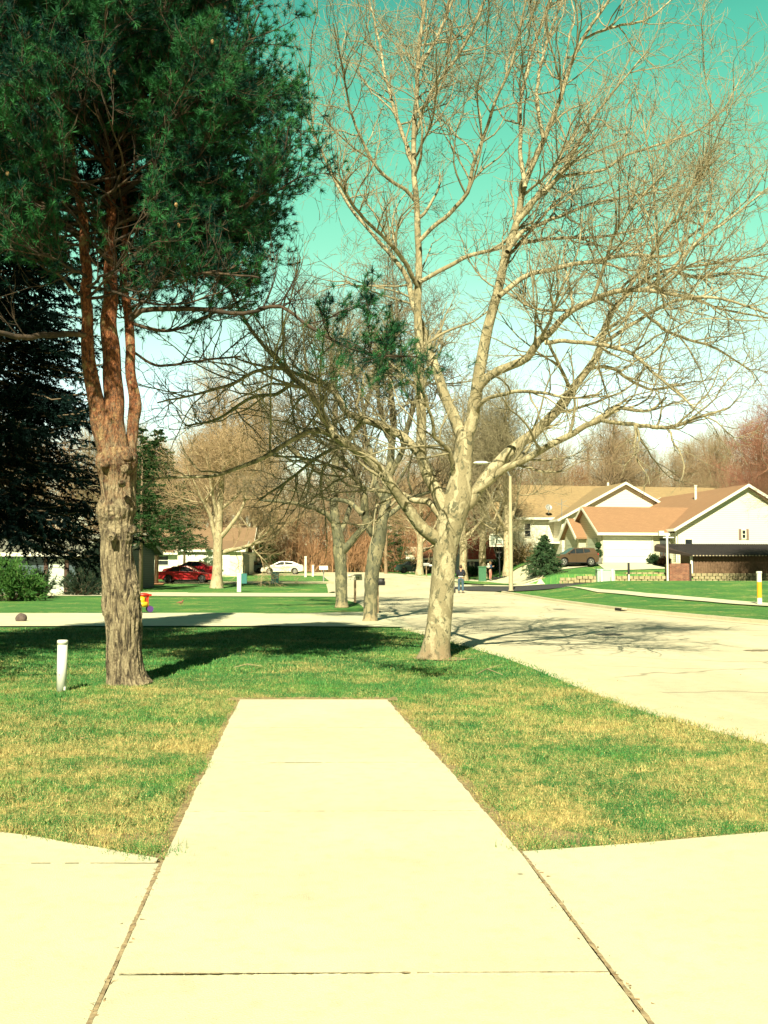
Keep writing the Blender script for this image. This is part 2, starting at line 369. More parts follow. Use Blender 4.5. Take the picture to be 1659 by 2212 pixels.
# side street, dark new asphalt
MAT_ASPH = M('new_asphalt', (.030, .032, .036), .9, (.042, .042, .044), 30)
def asp(): 
    A = [(4.6, 76.5), (6.5, 79.0), (9.5, 78.2), (12, 77.2), (18, 76.9), (60, 76.9)]; B = [(5.6, 69.0), (7.4, 67.6), (9.5, 68.6), (12.5, 68.6), (18, 68.4), (60, 68.4)]
    strip(A, B, 80, 10, .06, 'side_street', MAT_ASPH, 'dark freshly paved side street')
asp()
# pale concrete apron and drive behind the side street
strip([(6.3, 82.0), (9.0, 80.5), (12.0, 77.75)], [(5.7, 77.5), (7.4, 78.9), (9.6, 77.6)], 20, 8, .075, 'gutter_apron', MAT_CONC)
strip([(7.2, 106), (13.8, 96), (15.8, 91)], [(2.0, 108), (8.6, 80.5), (12.0, 79.0)], 40, 12, .045, 'driveway', MAT_CONC, 'wide pale driveway beyond the side street')
strip([(17.0, 83.2), (16.0, 89), (13.8, 93.5)], [(12.2, 80.2), (10.4, 84), (8.6, 88)], 24, 10, .06, 'driveway', MAT_CONC, 'driveway under the brown car')
strip([(28.0, 85.6), (17.2, 85.6)], [(28.0, 82.8), (17.2, 80.7)], 24, 6, .05, 'driveway', MAT_CONC, 'driveway at the white garage door')
def patch(pts, eps, name, mat, label=None, n=26, m=26):
    p = np.array(pts, float); ext = (p.min(0), p.max(0)); c = p.mean(0)
    P = np.vstack([p, p[:1]]); A = resamp(P, 60); rings = 6; g = Geo()
    V = [(*c, hz(*c) + eps)]
    for r_ in range(1, rings+1):
        for q in A[:-1]:
            w_ = c + (q - c) * r_ / rings; V.append((*w_, hz(*w_) + eps))
    k = len(A) - 1; F3 = [(0, 1+i, 1+(i+1)%k) for i in range(k)]; F4 = []
    for r_ in range(1, rings):
        o1 = 1+(r_-1)*k; o2 = 1+r_*k; F4 += [(o1+i, o2+i, o2+(i+1)%k, o1+(i+1)%k) for i in range(k)]
    g.add(V, F3); g.F.append(np.array(F4) + 0); tag(build(g, name, mat, smooth=True), label, kind='structure')
patch([(6.4, 84.5), (7.8, 81.2), (10.3, 80.0), (9.6, 83), (8.6, 87.5), (6.6, 90)], .12, 'grass_island', MAT_LAWN, 'small green grass island between pale drives')
patch([(6.2, 98), (9.2, 93.5), (14.0, 93), (14.6, 96.5), (8.5, 101.5)], .12, 'grass_island', MAT_LAWN, 'thin grass strip near the basketball hoop')

# foreground slabs
SL = [(-.36, -6.), G(200, 2212), G(355, 1858), G(432, 1690), G(517, 1515)]
SR = [(1.45, -6.), G(1395, 2212), G(1125, 1848), G(975, 1672), G(835, 1512)]
GAP = .008
def sl(y): return float(np.interp(y, [p[1] for p in SL], [p[0] for p in SL]))
def sr(y): return float(np.interp(y, [p[1] for p in SR], [p[0] for p in SR]))
yend = SL[-1][1]
joints = [-6, -2.4, .2, 2.2, 4.02, 6.65, 8.3, 10.1, yend]
def slab(A, B, name, label, rag=.012, top=.022, seed=0):
    # A and B: left/right edge polylines, slab with thickness and slightly ragged edges
    rng = np.random.default_rng(seed); n = 40; A = resamp(A, n); B = resamp(B, n)
    A = A + sm(rng.normal(0, rag, (n, 2)), 1); B = B + sm(rng.normal(0, rag, (n, 2)), 1)
    g = Geo(); t = np.linspace(0, 1, 10)[None, :, None]; XY = A[:, None]*(1-t) + B[:, None]*t; m = 10
    Z = np.full(XY.shape[:2], top); i = np.arange(n-1)[:, None]; j = np.arange(m-1)[None]; b = i*m + j
    g.add(np.concatenate([XY, Z[..., None]], -1), np.stack([b, b+1, b+m+1, b+m], -1).reshape(-1, 4))
    border = [k*m for k in range(n)][::-1] + list(range(m)) + [k*m+m-1 for k in range(n)] + [(n-1)*m + q for q in range(m)][::-1]
    Vt = np.concatenate([XY, Z[..., None]], -1).reshape(-1, 3)[border]; Vb = Vt.copy(); Vb[:, 2] = -.03; Vb[:, :2] = Vt[:, :2]
    k = len(border); g.add(np.vstack([Vt, Vb]), [(i, i+1, k+i+1, k+i) for i in range(k-1)])
    tag(build(g, name, MAT_CONC), label, kind='structure')
for k in range(len(joints)-1):
    jg = lambda y: .011 if abs(y-4.02) < .1 else .005
    y0, y1 = joints[k] + jg(joints[k]), joints[k+1] - jg(joints[k+1])
    if k == len(joints)-2: y1 = yend
    ys2 = np.linspace(y0, y1, 12)
    slab([(sl(y)+GAP, y) for y in ys2], [(sr(y)-GAP, y) for y in ys2], 'pavement_slab', 'pale concrete footpath slab in the foreground',   .0015 if y0 < 5.6 else .007, seed=k)
DLt = [G(0, 1805), G(120, 1822), G(350, 1862)]; DRt = [G(1125, 1848), G(1400, 1826), G(1659, 1805)]
a0 = np.array(DLt[0]); a1 = np.array(DLt[2]); e0 = a0 + (a0 - a1) * 2.6
yj = 5.50
lt = lambda x: float(np.interp(x, [e0[0], a0[0], DLt[1][0], a1[0]], [e0[1], a0[1], DLt[1][1], a1[1]]))
slab([(e0[0], e0[1]), *DLt[:2], (a1[0]-.02, a1[1])], [(e0[0], yj+.006), (-2.4, yj+.006), (sl(yj)-GAP*1.6, yj+.006)], 'driveway_slab', 'driveway corner slab at the left', .008, seed=20)
slab([(e0[0], q) for q in np.linspace(yj-.006, -6, 12)], [(sl(q)-GAP, q) for q in np.linspace(yj-.006, -6, 12)], 'driveway_slab', 'large driveway slab at the lower left', .0015, seed=21)
r0 = np.array(DRt[0]); r1 = np.array(DRt[2]); re_ = r1 + (r1 - r0) * 2.6
def rslab():
    ys2 = np.linspace(-6, r0[1], 30); L = [(sr(y)+GAP, y) for y in ys2]; Rr = [(re_[0]*1.0, -6 + (re_[1]+6)*k/29) for k in range(30)]
    n = 30; rng = np.random.default_rng(5)
    top = [(r0[0]+GAP, r0[1]), DRt[1], DRt[2], tuple(re_)]
    g = Geo(); topn = resamp(top, 16); topn[1:-1, 1] += rng.normal(0, .012, 14); V = []; bot = resamp([(sr(-6)+GAP, -6), (re_[0], -6)], 16)
    for k in range(30):
        f = k/29
        for q in range(16):
            p = bot[q]*(1-f) + topn[q]*f
            if q == 0: p = np.array([sr(p[1])+GAP, p[1]])
            V.append((*p, .022))
    F = [(k*16+q, k*16+q+1, k*16+q+17, k*16+q+16) for k in range(29) for q in range(15)]
    V += [(V[k*16][0], V[k*16][1], -.03) for k in range(30)]; F += [(480+k, k*16, (k+1)*16, 481+k) for k in range(29)]
    V += [(V[29*16+q][0], V[29*16+q][1], -.03) for q in range(16)]; F += [(464+q, 465+q, 511+q, 510+q) for q in range(15)]
    g.add(V, F); tag(build(g, 'driveway_slab', MAT_CONC), 'large driveway slab at the lower right', kind='structure')
rslab()
def joint_dirt():
    rng = np.random.default_rng(44); g = Geo()
    def run(A, w0, w1, z, keep):
        A = resamp(A, 160); T = unit2(np.gradient(A, axis=0)); N = np.stack([-T[:, 1], T[:, 0]], 1)
        wd = w0 + (w1-w0)*np.abs(sm(rng.normal(0, .8, 160), 1)); L_ = A + N*wd[:, None]/2; R_ = A - N*wd[:, None]/2
        gate = sm(rng.normal(0, 1, 160), 3)
        for i in range(159):
            if gate[i] > keep: g.add([(*L_[i], z), (*L_[i+1], z), (*R_[i+1], z), (*R_[i], z)], [(3, 2, 1, 0)])
    unit2 = lambda a: a/np.linalg.norm(a, axis=1, keepdims=True)
    run([(sl(y)-GAP/2+.002, y) for y in np.linspace(2.5, 5.55, 30)], .013, .023, .0235, -9)
    run([(sr(y)+GAP/2, y) for y in np.linspace(2.5, 5.6, 30)], .013, .023, .0235, -9)
    for y, w0, w1, k in ((4.02, .003, .012, -.9), (6.65, .002, .006, -.4), (8.3, .003, .008, -.5), (10.1, .003, .007, -.4)): run([(sl(y)+.01, y), (sr(y)-.01, y+.02)], w0, w1, .0235, k)
    run([(-3.5, yj), (sl(yj), yj)], .006, .012, .0235, -.5)
    tag(build(g, 'joint_dirt', M('joint_soil', (.17, .125, .075), .95, (.40, .31, .18), 35)), 'dark grit lying in the slab joints', kind='structure')
joint_dirt()
# dirt under the joints, worn soil round the slabs
patch([(-9, -6), (9, -6), (9, 6.2), (.8, 5.9), (.2, yend), (-1.75, yend), (-1.25, 5.9), (-9, 7.2)], .006, 'soil', MAT_DIRT)

# ------------------------------------------------------------------ grass blades
def inpoly(x, y, P):
    P = np.array(P); r = np.zeros(len(x), bool); j = len(P) - 1
    for i in range(len(P)):
        xi, yi = P[i]; xj, yj_ = P[j]
        c = ((yi > y) != (yj_ > y)) & (x < (xj - xi) * (y - yi) / (yj_ - yi + 1e-12) + xi); r ^= c; j = i
    return r
def blades(P, D, L, Wd, rng):
    # thin triangles
    ref = rng.normal(size=P.shape); b = np.cross(D, ref); b /= np.linalg.norm(b, axis=1, keepdims=True) + 1e-9
    V = np.stack([P - b*Wd[:, None], P + b*Wd[:, None], P + D*L[:, None]], 1).reshape(-1, 3)
    return V, np.arange(len(V)).reshape(-1, 3)
def unit(a): return a / (np.linalg.norm(a, axis=-1, keepdims=True) + 1e-9)
def grass():
    rng = np.random.default_rng(3); g = Geo()
    concrete_poly = [(-12, -6), (e0[0], e0[1]), *DLt[:2], DLt[2], SL[3], SL[4], SR[4], SR[3], DRt[0], DRt[1], DRt[2], tuple(re_), (12, -6)]
    road_poly = [tuple(p) for p in ROADL if p[1] < 60] + [(40, 60), (40, -2)]
    for (y0, y1, n, L, W_) in ((5.3, 9.5, 150000, .034, .0028), (9.5, 15, 150000, .040, .0042), (15, 27, 110000, .048, .008)):
        y = rng.uniform(y0, y1, n); half = y * .43 + .6; x = rng.uniform(-1, 1, n) * half
        keep = ~inpoly(x, y, concrete_poly) & ~inpoly(x, y, road_poly)
        # clump the grass a little, and thin it out beside the slabs
        f = np.sin(x*9.1+y*3.3) * np.sin(y*7.7-x*4.1) + np.sin(x*23+1)*np.sin(y*19)
        keep &= rng.uniform(size=n) < .78 + .25*f
        edge = np.minimum(np.abs(x - np.interp(y, [p[1] for p in SL], [p[0] for p in SL])), np.abs(x - np.interp(y, [p[1] for p in SR], [p[0] for p in SR])))
        edge = np.where(y < yend, edge, np.where((x > -1.9) & (x < .2), y - yend, 9))
        bare = .015 + .05*(.5+.5*np.sin(y*5.3+x)) ; bare = np.where(y > yend, .28 + .1*np.sin(x*4), bare)
        keep &= (edge > bare * rng.uniform(.2, 1.25, n))
        x, y = x[keep], y[keep]; n2 = len(x)
        D = unit(np.stack([rng.normal(0, .42, n2), rng.normal(0, .42, n2), np.ones(n2)], 1))
        V, F = blades(np.stack([x, y, np.zeros(n2)], 1), D, L*rng.uniform(.5, 1.3, n2), W_*rng.uniform(.7, 1.2, n2), rng); g.add(V, F)
    for A_, off in ((DLt, (0, .04)), (DRt, (0, .04)), (SL[2:], (-.05, 0)), (SR[2:], (.05, 0))):
        A_ = resamp(A_, 200)
        for c in range(34):
            p = A_[rng.integers(0, 200)] + np.array(off) + rng.normal(0, .03, 2); nb_ = 46; q = p + rng.normal(0, .045, (nb_, 2)); q[:, 0] += off[0]; q[:, 1] += off[1]
            D = unit(np.concatenate([rng.normal(0, .5, (nb_, 2)), np.ones((nb_, 1))], 1)); g.add(*blades(np.concatenate([q, np.zeros((nb_, 1))], 1), D, rng.uniform(.04, .085, nb_), np.full(nb_, .003), rng))
    for c in range(420):
        y = rng.uniform(5.6, 17); x = rng.uniform(-1, 1)*y*.42
        if inpoly(np.array([x]), np.array([y]), concrete_poly)[0] or inpoly(np.array([x]), np.array([y]), road_poly)[0]: continue
        nb_ = 34; q = np.array([x, y]) + rng.normal(0, .05, (nb_, 2)); D = unit(np.concatenate([rng.normal(0, .55, (nb_, 2)), np.ones((nb_, 1))], 1)); g.add(*blades(np.concatenate([q, np.zeros((nb_, 1))], 1), D, rng.uniform(.04, .085, nb_), np.full(nb_, .003+.0002*y), rng))
    tag(build(g, 'grass', MAT_BLADE), 'short patchy grass of the front lawn', 'grass', kind='stuff')
grass()
def debris():
    rng = np.random.default_rng(8); g = Geo(); n = 420
    side = rng.uniform(size=n) < .5; y = rng.uniform(3.2, 12.4, n)
    x = np.where(side, [sl(q) for q in y], [sr(q) for q in y]) + rng.normal(0, .02, n) + np.where(y > 5.7, np.where(side, -.05, .05), 0)
    D = unit(np.stack([rng.normal(size=n), rng.normal(size=n), rng.normal(0, .15, n)], 1))
    z = np.where((y > 5.7), .02, .026)
    V, F = blades(np.stack([x, y, z], 1), D, rng.uniform(.01, .03, n), rng.uniform(.002, .005, n), rng); g.add(V, F)
    tag(build(g, 'leaf_litter', M('leaf_litter', (.20, .13, .07), .9, (.33, .23, .12), 30)), 'bits of dry leaf along the slab joints', 'leaf litter', kind='stuff')
debris()
def soil_edges():
    rng = np.random.default_rng(4); g = Geo(); n = 60
    for (A, off) in (([p for p in SL[2:]], -1), ([p for p in SR[2:]], 1)):
        A = resamp(A, n); wd = .02 + .07*rng.uniform(size=n)**3; B = A.copy(); B[:, 0] += off*sm(wd, 2); A[:, 0] -= off*.03
        V = [(*p, .014) for p in A] + [(*p, .008) for p in B]; g.add(V, [(i, i+1, n+i+1, n+i) for i in range(n-1)])
    A = resamp([(-1.85, yend-.03), (.16, yend-.03)], n); B = A.copy(); B[:, 1] += .2 + sm(rng.uniform(0, .26, n), 1)
    g.add([(*p, .014) for p in A] + [(*p, .008) for p in B], [(i, i+1, n+i+1, n+i) for i in range(n-1)])
    for D_ in (DLt, DRt):
        A = resamp(D_, n); B = A.copy(); B[:, 1] += sm(.03 + .06*rng.uniform(size=n), 1); A[:, 1] -= .04
        g.add([(*p, .014) for p in A] + [(*p, .008) for p in B], [(i, i+1, n+i+1, n+i) for i in range(n-1)])
    tag(build(g, 'worn_soil', MAT_DIRT), 'bare worn soil bordering the slabs', kind='structure')
soil_edges()

# ------------------------------------------------------------------ tree growing
def catmull(p, n):
    p = np.array(p, float); q = np.vstack([2*p[0]-p[1], p, 2*p[-1]-p[-2]])
    d = np.r_[0, np.cumsum(np.linalg.norm(np.diff(p[:, :3], axis=0), axis=1))]; t = np.interp(np.linspace(0, d[-1], n), d, np.arange(len(p)))
    k = np.minimum(t.astype(int), len(p)-2); u = (t-k)[:, None]; a, b, c, e = q[k], q[k+1], q[k+2], q[k+3]
    return .5*((2*b) + (-a+c)*u + (2*a-5*b+4*c-e)*u**2 + (-a+3*b-3*c+e)*u**3)
def walk(st, D, L, nseg, wob, up, rng):
    P = [st]; d = D.copy()
    for i in range(nseg):
        d = unit(d + rng.normal(0, wob, d.shape) + np.array([0, 0, up])); P.append(P[-1] + d * (L/nseg)[:, None])
    return np.stack(P, 1)
def sprout(P, Rd, n, tmin, tmax, ang, rng, angj=.25, up=0.):
    N, m, _ = P.shape; idx = np.repeat(np.arange(N), n); t = rng.uniform(tmin, tmax, len(idx)) * (m-1)
    k = np.minimum(t.astype(int), m-2); u = (t-k)[:, None]
    a = P[idx, k]; b = P[idx, k+1]; st = a*(1-u) + b*u; T = unit(b-a)
    r = Rd[idx, k]*(1-u[:, 0]) + Rd[idx, k+1]*u[:, 0]
    perp = rng.normal(size=T.shape); perp[:, 2] += up; perp = unit(perp - T*np.sum(perp*T, 1, keepdims=True))
    A = np.clip(rng.normal(ang, angj, len(idx)), .2, 1.5)[:, None]
    return st, unit(T*np.cos(A) + perp*np.sin(A)), r, t/(m-1), idx
def taper(r0, m, end=.35): return r0[:, None] * np.linspace(1, end, m)[None]

def limb3(pix, d0, dslope, n=26, rng=None, rs=1.0):
    # pix: (u, v, radius px) traced limb, carried to real depth; dslope metres of depth gained along it
    p = np.array(pix, float); L = np.r_[0, np.cumsum(np.linalg.norm(np.diff(p[:, :2], axis=0), axis=1))]
    f = L / max(L[-1], 1); out = []
    ds = dslope if hasattr(dslope, '__len__') else (0, dslope)
    for (u, v, r), q in zip(p, f):
        D = d0 + ds[0] + (ds[1]-ds[0])*q**1.1
        out.append((*at(u, v, D), r*D/FPX*rs))
    c = catmull(out, n)
    if rng is not None:
        w_ = rng.normal(0, 1, (n, 3)); w_[0] = w_[-1] = 0; w_ = sm(w_, 1); c[:, :3] += w_ * np.clip(c[:, 3:4]*.30, .006, .02)
    return c[:, :3], np.maximum(c[:, 3], .006)

def patch_bark(name, cream, tan, grey, base=None, scale=5.0):
    m, nt, b = newmat(name); v = coords(nt)
    v1 = mapped(nt, v, (1, 1, .55)); n1 = noise(nt, v1, scale, 3, .55, .6); n2 = noise(nt, v1, scale*2.3, 4, .6, .8); n3 = noise(nt, v, 40, 4, .7)
    col = mix(nt, rmp(nt, n1, [(.46, 0), (.50, 1)]), cream, tan)
    col = mix(nt, rmp(nt, n2, [(.56, 0), (.59, 1)]), col, grey)
    col = mix(nt, 1, col, rmp(nt, n3, [(.3, .8), (.7, 1.1)]), 'MULTIPLY')
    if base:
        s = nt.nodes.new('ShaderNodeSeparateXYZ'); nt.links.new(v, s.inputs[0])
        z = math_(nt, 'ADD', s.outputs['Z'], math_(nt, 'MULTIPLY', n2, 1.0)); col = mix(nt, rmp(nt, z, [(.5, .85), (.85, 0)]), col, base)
    nt.links.new(col, b.inputs['Base Color']); b.inputs['Roughness'].default_value = .85
    bump(nt, b, math_(nt, 'ADD', n2, math_(nt, 'MULTIPLY', n3, .4)), .02); return m
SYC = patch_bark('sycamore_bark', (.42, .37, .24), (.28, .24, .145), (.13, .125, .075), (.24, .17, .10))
SYC_DK = patch_bark('mottled_bark', (.26, .235, .14), (.14, .14, .085), (.075, .08, .055), (.36, .28, .17), 4)  # mottled tones, darkened to carry shade from the large sycamore's crown
TWIG = M('twig', (.20, .178, .11), .85, (.34, .295, .185), 3)
TWIG_FAR = M('far_twig', (.32, .235, .15), .9, (.43, .32, .20), 3)
TWIG_OR = M('orange_twig', (.27, .14, .07), .9, (.37, .21, .11), 3)
TWIG_RED = M('red_bud_twig', (.26, .10, .07), .9, (.36, .19, .13), 2)
PALE_BARK = patch_bark('pale_bark', (.47, .40, .26), (.38, .32, .20), (.24, .20, .13), None, 3)
BROWN_BARK = M('brown_bark', (.16, .12, .08), .95, (.24, .18, .12), 8, .02)

def flare(P, Rd, n=8, amt=.35):
    z0 = P[0, 2]; f = np.clip(1-(P[:, 2]-z0)/.5, 0, 1)**2; return Rd*(1+amt*f)
def rough_tube(g, P, Rd, k, rng, amp=.05, nz=60):
    c = catmull(np.hstack([P, Rd[:, None]]), nz); V, Q = tubes(c[None, :, :3], c[None, :, 3], k)
    V = V.reshape(nz, k, 3); C = c[:, None, :3]; O = V - C; a = np.arange(k)/k*2*np.pi; zz = c[:, 2]
    f = np.zeros((nz, k))
    for _ in range(7):
        ka = rng.integers(1, 5); kz = rng.normal(0, 5); ph = rng.uniform(0, 6.28); f += np.sin(ka*a[None] + kz*zz[:, None] + ph)/7
    f += rng.normal(0, .12, (nz, k))
    V = C + O*(1 + amp*2.2*f)[..., None]; g.add(V, Q)
    n = nz*k; g.F.append(np.array([list(range(k))[::-1]]) + g.n - n)

def crown_twigs(g, limbs, rng, n2=14, n3=8, n4=4, L2=(.8, 2.0), L3=(.35, .9), L4=(.12, .35), r2=.016, r3=.0065, r4=.0035, up=.05, tmin=.25, wob=.22, per_len=None, upb=.3, bound=None):
    P0 = np.stack([catmull(np.hstack([p, r[:, None]]), 20) for p, r in limbs]); Pp, Rr = P0[..., :3], P0[..., 3]
    st, D, r, t, idx = sprout(Pp, Rr, n2, tmin, 1.0, .75, rng, up=upb)
    L = rng.uniform(*L2, len(st)) * (1.15 - .45*t)
    r0 = np.minimum(r*.6, r2*rng.uniform(.7, 1.4, len(st)))
    if bound is not None: k = bound(st, D, L); st, D, L, r0 = st[k], D[k], L[k], r0[k]
    A = walk(st, D, L, 8, wob, up, rng); Ra = taper(r0, 9, .3); g.add(*tubes(A, Ra, 5))
    # the limbs' own tips carry on as fine shoots too
    st, D, r, t, idx = sprout(A, Ra, n3, .12, 1.0, .7, rng); L = rng.uniform(*L3, len(st)) * (1.1 - .4*t)
    B = walk(st, D, L, 5, wob*1.1, up, rng); Rb = taper(np.minimum(r*.8, r3*rng.uniform(.7, 1.3, len(st))), 6, .4); g.add(*tubes(B, Rb, 3))
    if n4:
        st, D, r, t, idx = sprout(B, Rb, n4, .1, 1.0, .75, rng); L = rng.uniform(*L4, len(st))
        C_ = walk(st, D, L, 3, wob, up*.5, rng); Rc = taper(np.full(len(st), r4), 4, .6); g.add(*tubes(C_, Rc, 3))

# ---- the large sycamore beside the road
def hero():
    rng = np.random.default_rng(11); d = 18.0
    b0 = at(940, 1424, d); root = thing('sycamore_tree', 'large bare sycamore with pale mottled trunk by the road edge', 'tree', (b0[0], b0[1], 0))
    T = []  # (pixels, depth start, end)
    trunk = [(938,1430,42),(941,1405,32),(948,1350,27),(955,1270,25.5),(962,1190,26),(974,1130,29),(988,1080,30),(994,1035,25),(1000,985,22),(1004,935,20)]
    L = [
     ([(968,1140,17),(955,1085,16),(926,1030,14),(912,990,13),(909,900,12),(906,820,11),(904,731,11),(902,640,10),(904,545,9.5),(899,460,9),(896,380,8.5),(892,300,8),(901,220,7),(905,110,6),(920,0,5),(925,-90,3.5),(922,-180,2)], (0,-.5)),
     ([(1001,950,15),(983,910,14),(958,841,12),(931,768,11),(912,712,9),(889,648,8),(878,602,7),(850,560,6),(800,500,5),(745,430,4.5),(700,340,4),(665,260,3),(640,170,2)], (0,1.6)),
     ([(1001,955,16),(1022,900,15),(1032,830,14.5),(1041,770,14),(1057,700,13),(1080,622,12),(1096,544,10.5),(1118,470,9.5),(1134,400,9),(1174,300,8),(1200,240,7),(1229,150,6),(1260,80,5),(1310,10,4),(1350,-60,3)], (0,-1.2)),
     ([(1016,890,9),(1022,856,11),(1049,822,11),(1099,792,10),(1143,768,10),(1165,735,10),(1190,715,8.5),(1229,677,8),(1280,650,7),(1323,630,7),(1401,626,6),(1479,641,4.5),(1558,645,3.5),(1680,685,2)], (0,-2.6)),
     ([(990,1105,15),(1010,1085,16),(1049,1033,14),(1107,970,13),(1158,931,12),(1205,884,11),(1244,837,9.5),(1284,775,9),(1307,716,8),(1323,669,7.5),(1362,630,6),(1393,606,6),(1440,583,4.5),(1540,570,3.5),(1670,547,2)], (0,1.0)),
     ([(1020,1065,10),(1050,1045,10),(1080,1021,9),(1139,990,8),(1205,951,7.5),(1260,923,7),(1307,902,6),(1335,882,5),(1401,888,3.5),(1440,858,2)], (0,-1.8)),
     ([(1300,908,5),(1362,916,5),(1440,924,5),(1499,905,4),(1577,880,2)], (-1.3,-2.6)),
     ([(1296,745,5),(1350,712,5),(1425,665,4.5),(1487,645,4),(1560,668,3),(1680,690,2)], (.6,1.8)),
     ([(1178,740,6),(1229,736,5),(1300,745,5),(1362,763,4.5),(1401,794,3.5),(1440,829,3),(1500,880,2)], (-1.2,-2.8)),
     ([(905,610,6),(950,585,6),(1004,556,5.5),(1060,540,5),(1100,532,5),(1179,517,4.5),(1305,510,3.5),(1400,490,2)], (-.3,1.4)),
     ([(1078,640,7),(1110,615,7),(1144,593,6.5),(1200,580,6),(1260,568,5.5),(1360,550,5),(1445,552,4),(1490,510,3.5),(1529,475,3),(1545,375,2),(1600,330,1.5)], (-.8,.6)),
     ([(1118,480,8),(1150,440,7.5),(1178,410,7),(1210,378,6),(1235,335,5.5),(1255,300,5),(1285,250,4.5),(1340,180,3),(1400,110,2)], (-.9,-2.2)),
     ([(1205,382,4.5),(1250,375,4.5),(1305,368,4),(1354,335,4),(1430,310,3.5),(1500,285,3),(1560,240,2.2),(1610,150,1.4)], (-1.2,.4)),
     ([(907,520,6),(935,490,6),(970,462,6),(1010,415,6),(1025,350,5.5),(1050,280,5),(1072,215,4.5),(1105,140,4),(1130,30,3),(1150,-60,2)], (-.4,-1.8)),
     ([(1134,405,7),(1126,340,6.5),(1125,280,6),(1127,210,5),(1155,100,4.5),(1185,15,4),(1210,-80,2.5)], (-.9,.8)),
     ([(897,370,6),(882,325,6),(868,285,6),(850,230,5),(832,160,4),(815,70,3.5),(790,-20,2)], (-.2,1.2)),
     ([(900,440,5.5),(875,410,5.5),(830,380,5),(790,320,4.5),(760,250,3.5),(740,150,3),(720,50,2)], (-.2,-2.0)),
     ([(903,620,6),(870,560,6),(830,515,5),(770,455,4.5),(735,400,4),(720,380,2)], (-.2,-2.4)),
     ([(904,150,5),(935,100,5),(962,40,4.5),(985,-20,4),(1000,-100,2.5)], (-.3,.9)),
     ([(950,1168,17),(934,1158,16),(904,1132,14),(872,1088,12.5),(852,1057,12),(814,1006,11),(788,982,11),(743,956,9.5),(713,937,8.5),(676,932,6.5),(635,948,6),(578,982,5.5),(522,1008,5),(466,1027,4),(400,1030,3.5),(300,1036,2)], (0,-2.2)),
     ([(725,946,8),(705,908,7.5),(676,862,7),(642,821,6.5),(612,792,6),(578,757,5),(548,720,4.5),(515,663,4),(490,610,3),(450,560,2)], (-1.1,.4)),
     ([(935,1030,9),(920,1000,10),(904,978,10.5),(870,947,10),(822,920,9.5),(788,906,9),(747,892,8.5),(728,857,8),(706,830,7),(676,823,5),(620,800,4),(560,790,3),(500,770,2)], (0,2.2)),
     ([(958,1125,9),(930,1090,8.5),(896,1080,7),(841,1062,6),(795,1055,5),(731,1012,4),(660,990,3),(590,985,2)], (0,1.5)),
     ([(984,1045,7),(980,1010,6),(971,975,5.5),(940,945,5),(934,905,4),(920,870,3),(900,800,2)], (0,-1.8)),
     ([(1020,905,7),(1040,870,5),(1090,850,4.5),(1150,845,4),(1230,860,3),(1300,850,2)], (0,-2.6)),
     ([(612,794,5),(560,800,4.5),(500,830,4),(430,850,3),(340,870,1.8)], (.0,-.8)),
     ([(640,818,5),(600,850,4.5),(540,860,4),(470,905,3),(400,920,2)], (-.2,1.8)),
     ([(788,905,6),(740,960,4.5),(690,985,4),(620,1040,3),(560,1080,2)], (.9,2.8)),
     ([(1244,837,6),(1270,800,5),(1320,795,4.5),(1400,840,3),(1480,830,2)], (.6,2.4)),
     ([(1096,544,7),(1130,500,6),(1200,470,5),(1280,440,4),(1380,420,3),(1480,400,2)], (-.7,2.0)),
     ([(1395,626,5),(1450,580,4.5),(1510,520,4),(1580,470,3),(1665,400,2)], (-1.6,-.5)), ([(1345,640,5),(1400,560,4.5),(1450,480,4),(1500,400,3),(1560,330,2)], (.6,-.6)),
     ([(1280,648,5),(1300,590,4.5),(1330,500,4),(1380,430,3.5),(1440,370,2.5)], (-1.8,-3)), ([(1255,85,4),(1320,60,4),(1400,40,3),(1470,-20,2)], (-1,.3)),
     ([(1440,583,4.5),(1510,600,4),(1590,590,3),(1670,600,2)], (.6,2.0)), ([(1380,665,5),(1450,720,4),(1540,750,3),(1620,800,2)], (.5,2.2)),
     ([(960,40,4),(990,-60,4),(1040,-160,3)], (-.3,-1)), ([(1174,300,6),(1160,200,5),(1185,80,4),(1240,-60,3)], (-.9,.4)),
     ([(895,300,6),(930,200,5),(990,120,4.5),(1040,20,4),(1070,-90,2.5)], (-.3,-1.6)),
    ]
    gt = Geo(); P, Rd = limb3(trunk, d, 0, 30); rough_tube(gt, P, Rd, 28, rng, .035, 70)
    limbs = []
    for pix, ds in L:
        P, Rd = limb3(pix, d, ds, 34, rng, .92); Rd = Rd*np.clip(1.12 - .05*(P[:, 2]-2.0), .78, 1.0); limbs.append((P, Rd)); V, Q = tubes(P[None], Rd[None], 10); gt.add(V, Q)
    # limbs reaching towards and away from the camera so the crown is round
    up = limbs[:5]
    for (P, Rd) in list(up) + [limbs[8], limbs[10], limbs[13], limbs[19]]:
        for q in range(5):
            k = rng.integers(10, 28); s = -1 if q % 2 else 1
            D0 = unit(np.array([rng.normal(0, .45), s*rng.uniform(.5, 1.0), rng.uniform(.25, .9)]))
            A = walk(P[k][None], D0[None], np.array([rng.uniform(2.0, 3.6)]), 14, .13, .04, rng)[0]; Ra = np.linspace(Rd[k]*.5, .008, 15)
            limbs.append((A, Ra)); V, Q = tubes(A[None], Ra[None], 7); gt.add(V, Q)
    for v in gt.V: v -= np.array([b0[0], b0[1], 0])
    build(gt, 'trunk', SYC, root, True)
    gc = Geo(); crown_twigs(gc, limbs, rng, n2=13, n3=6, n4=2, L2=(.7, 2.2), L3=(.3, .85), r2=.025, r3=.0085, r4=.0044, tmin=.2, wob=.19)
    # twigs at each limb tip
    for v in gc.V: v -= np.array([b0[0], b0[1], 0])
    build(gc, 'crown', TWIG, root, True)
hero()

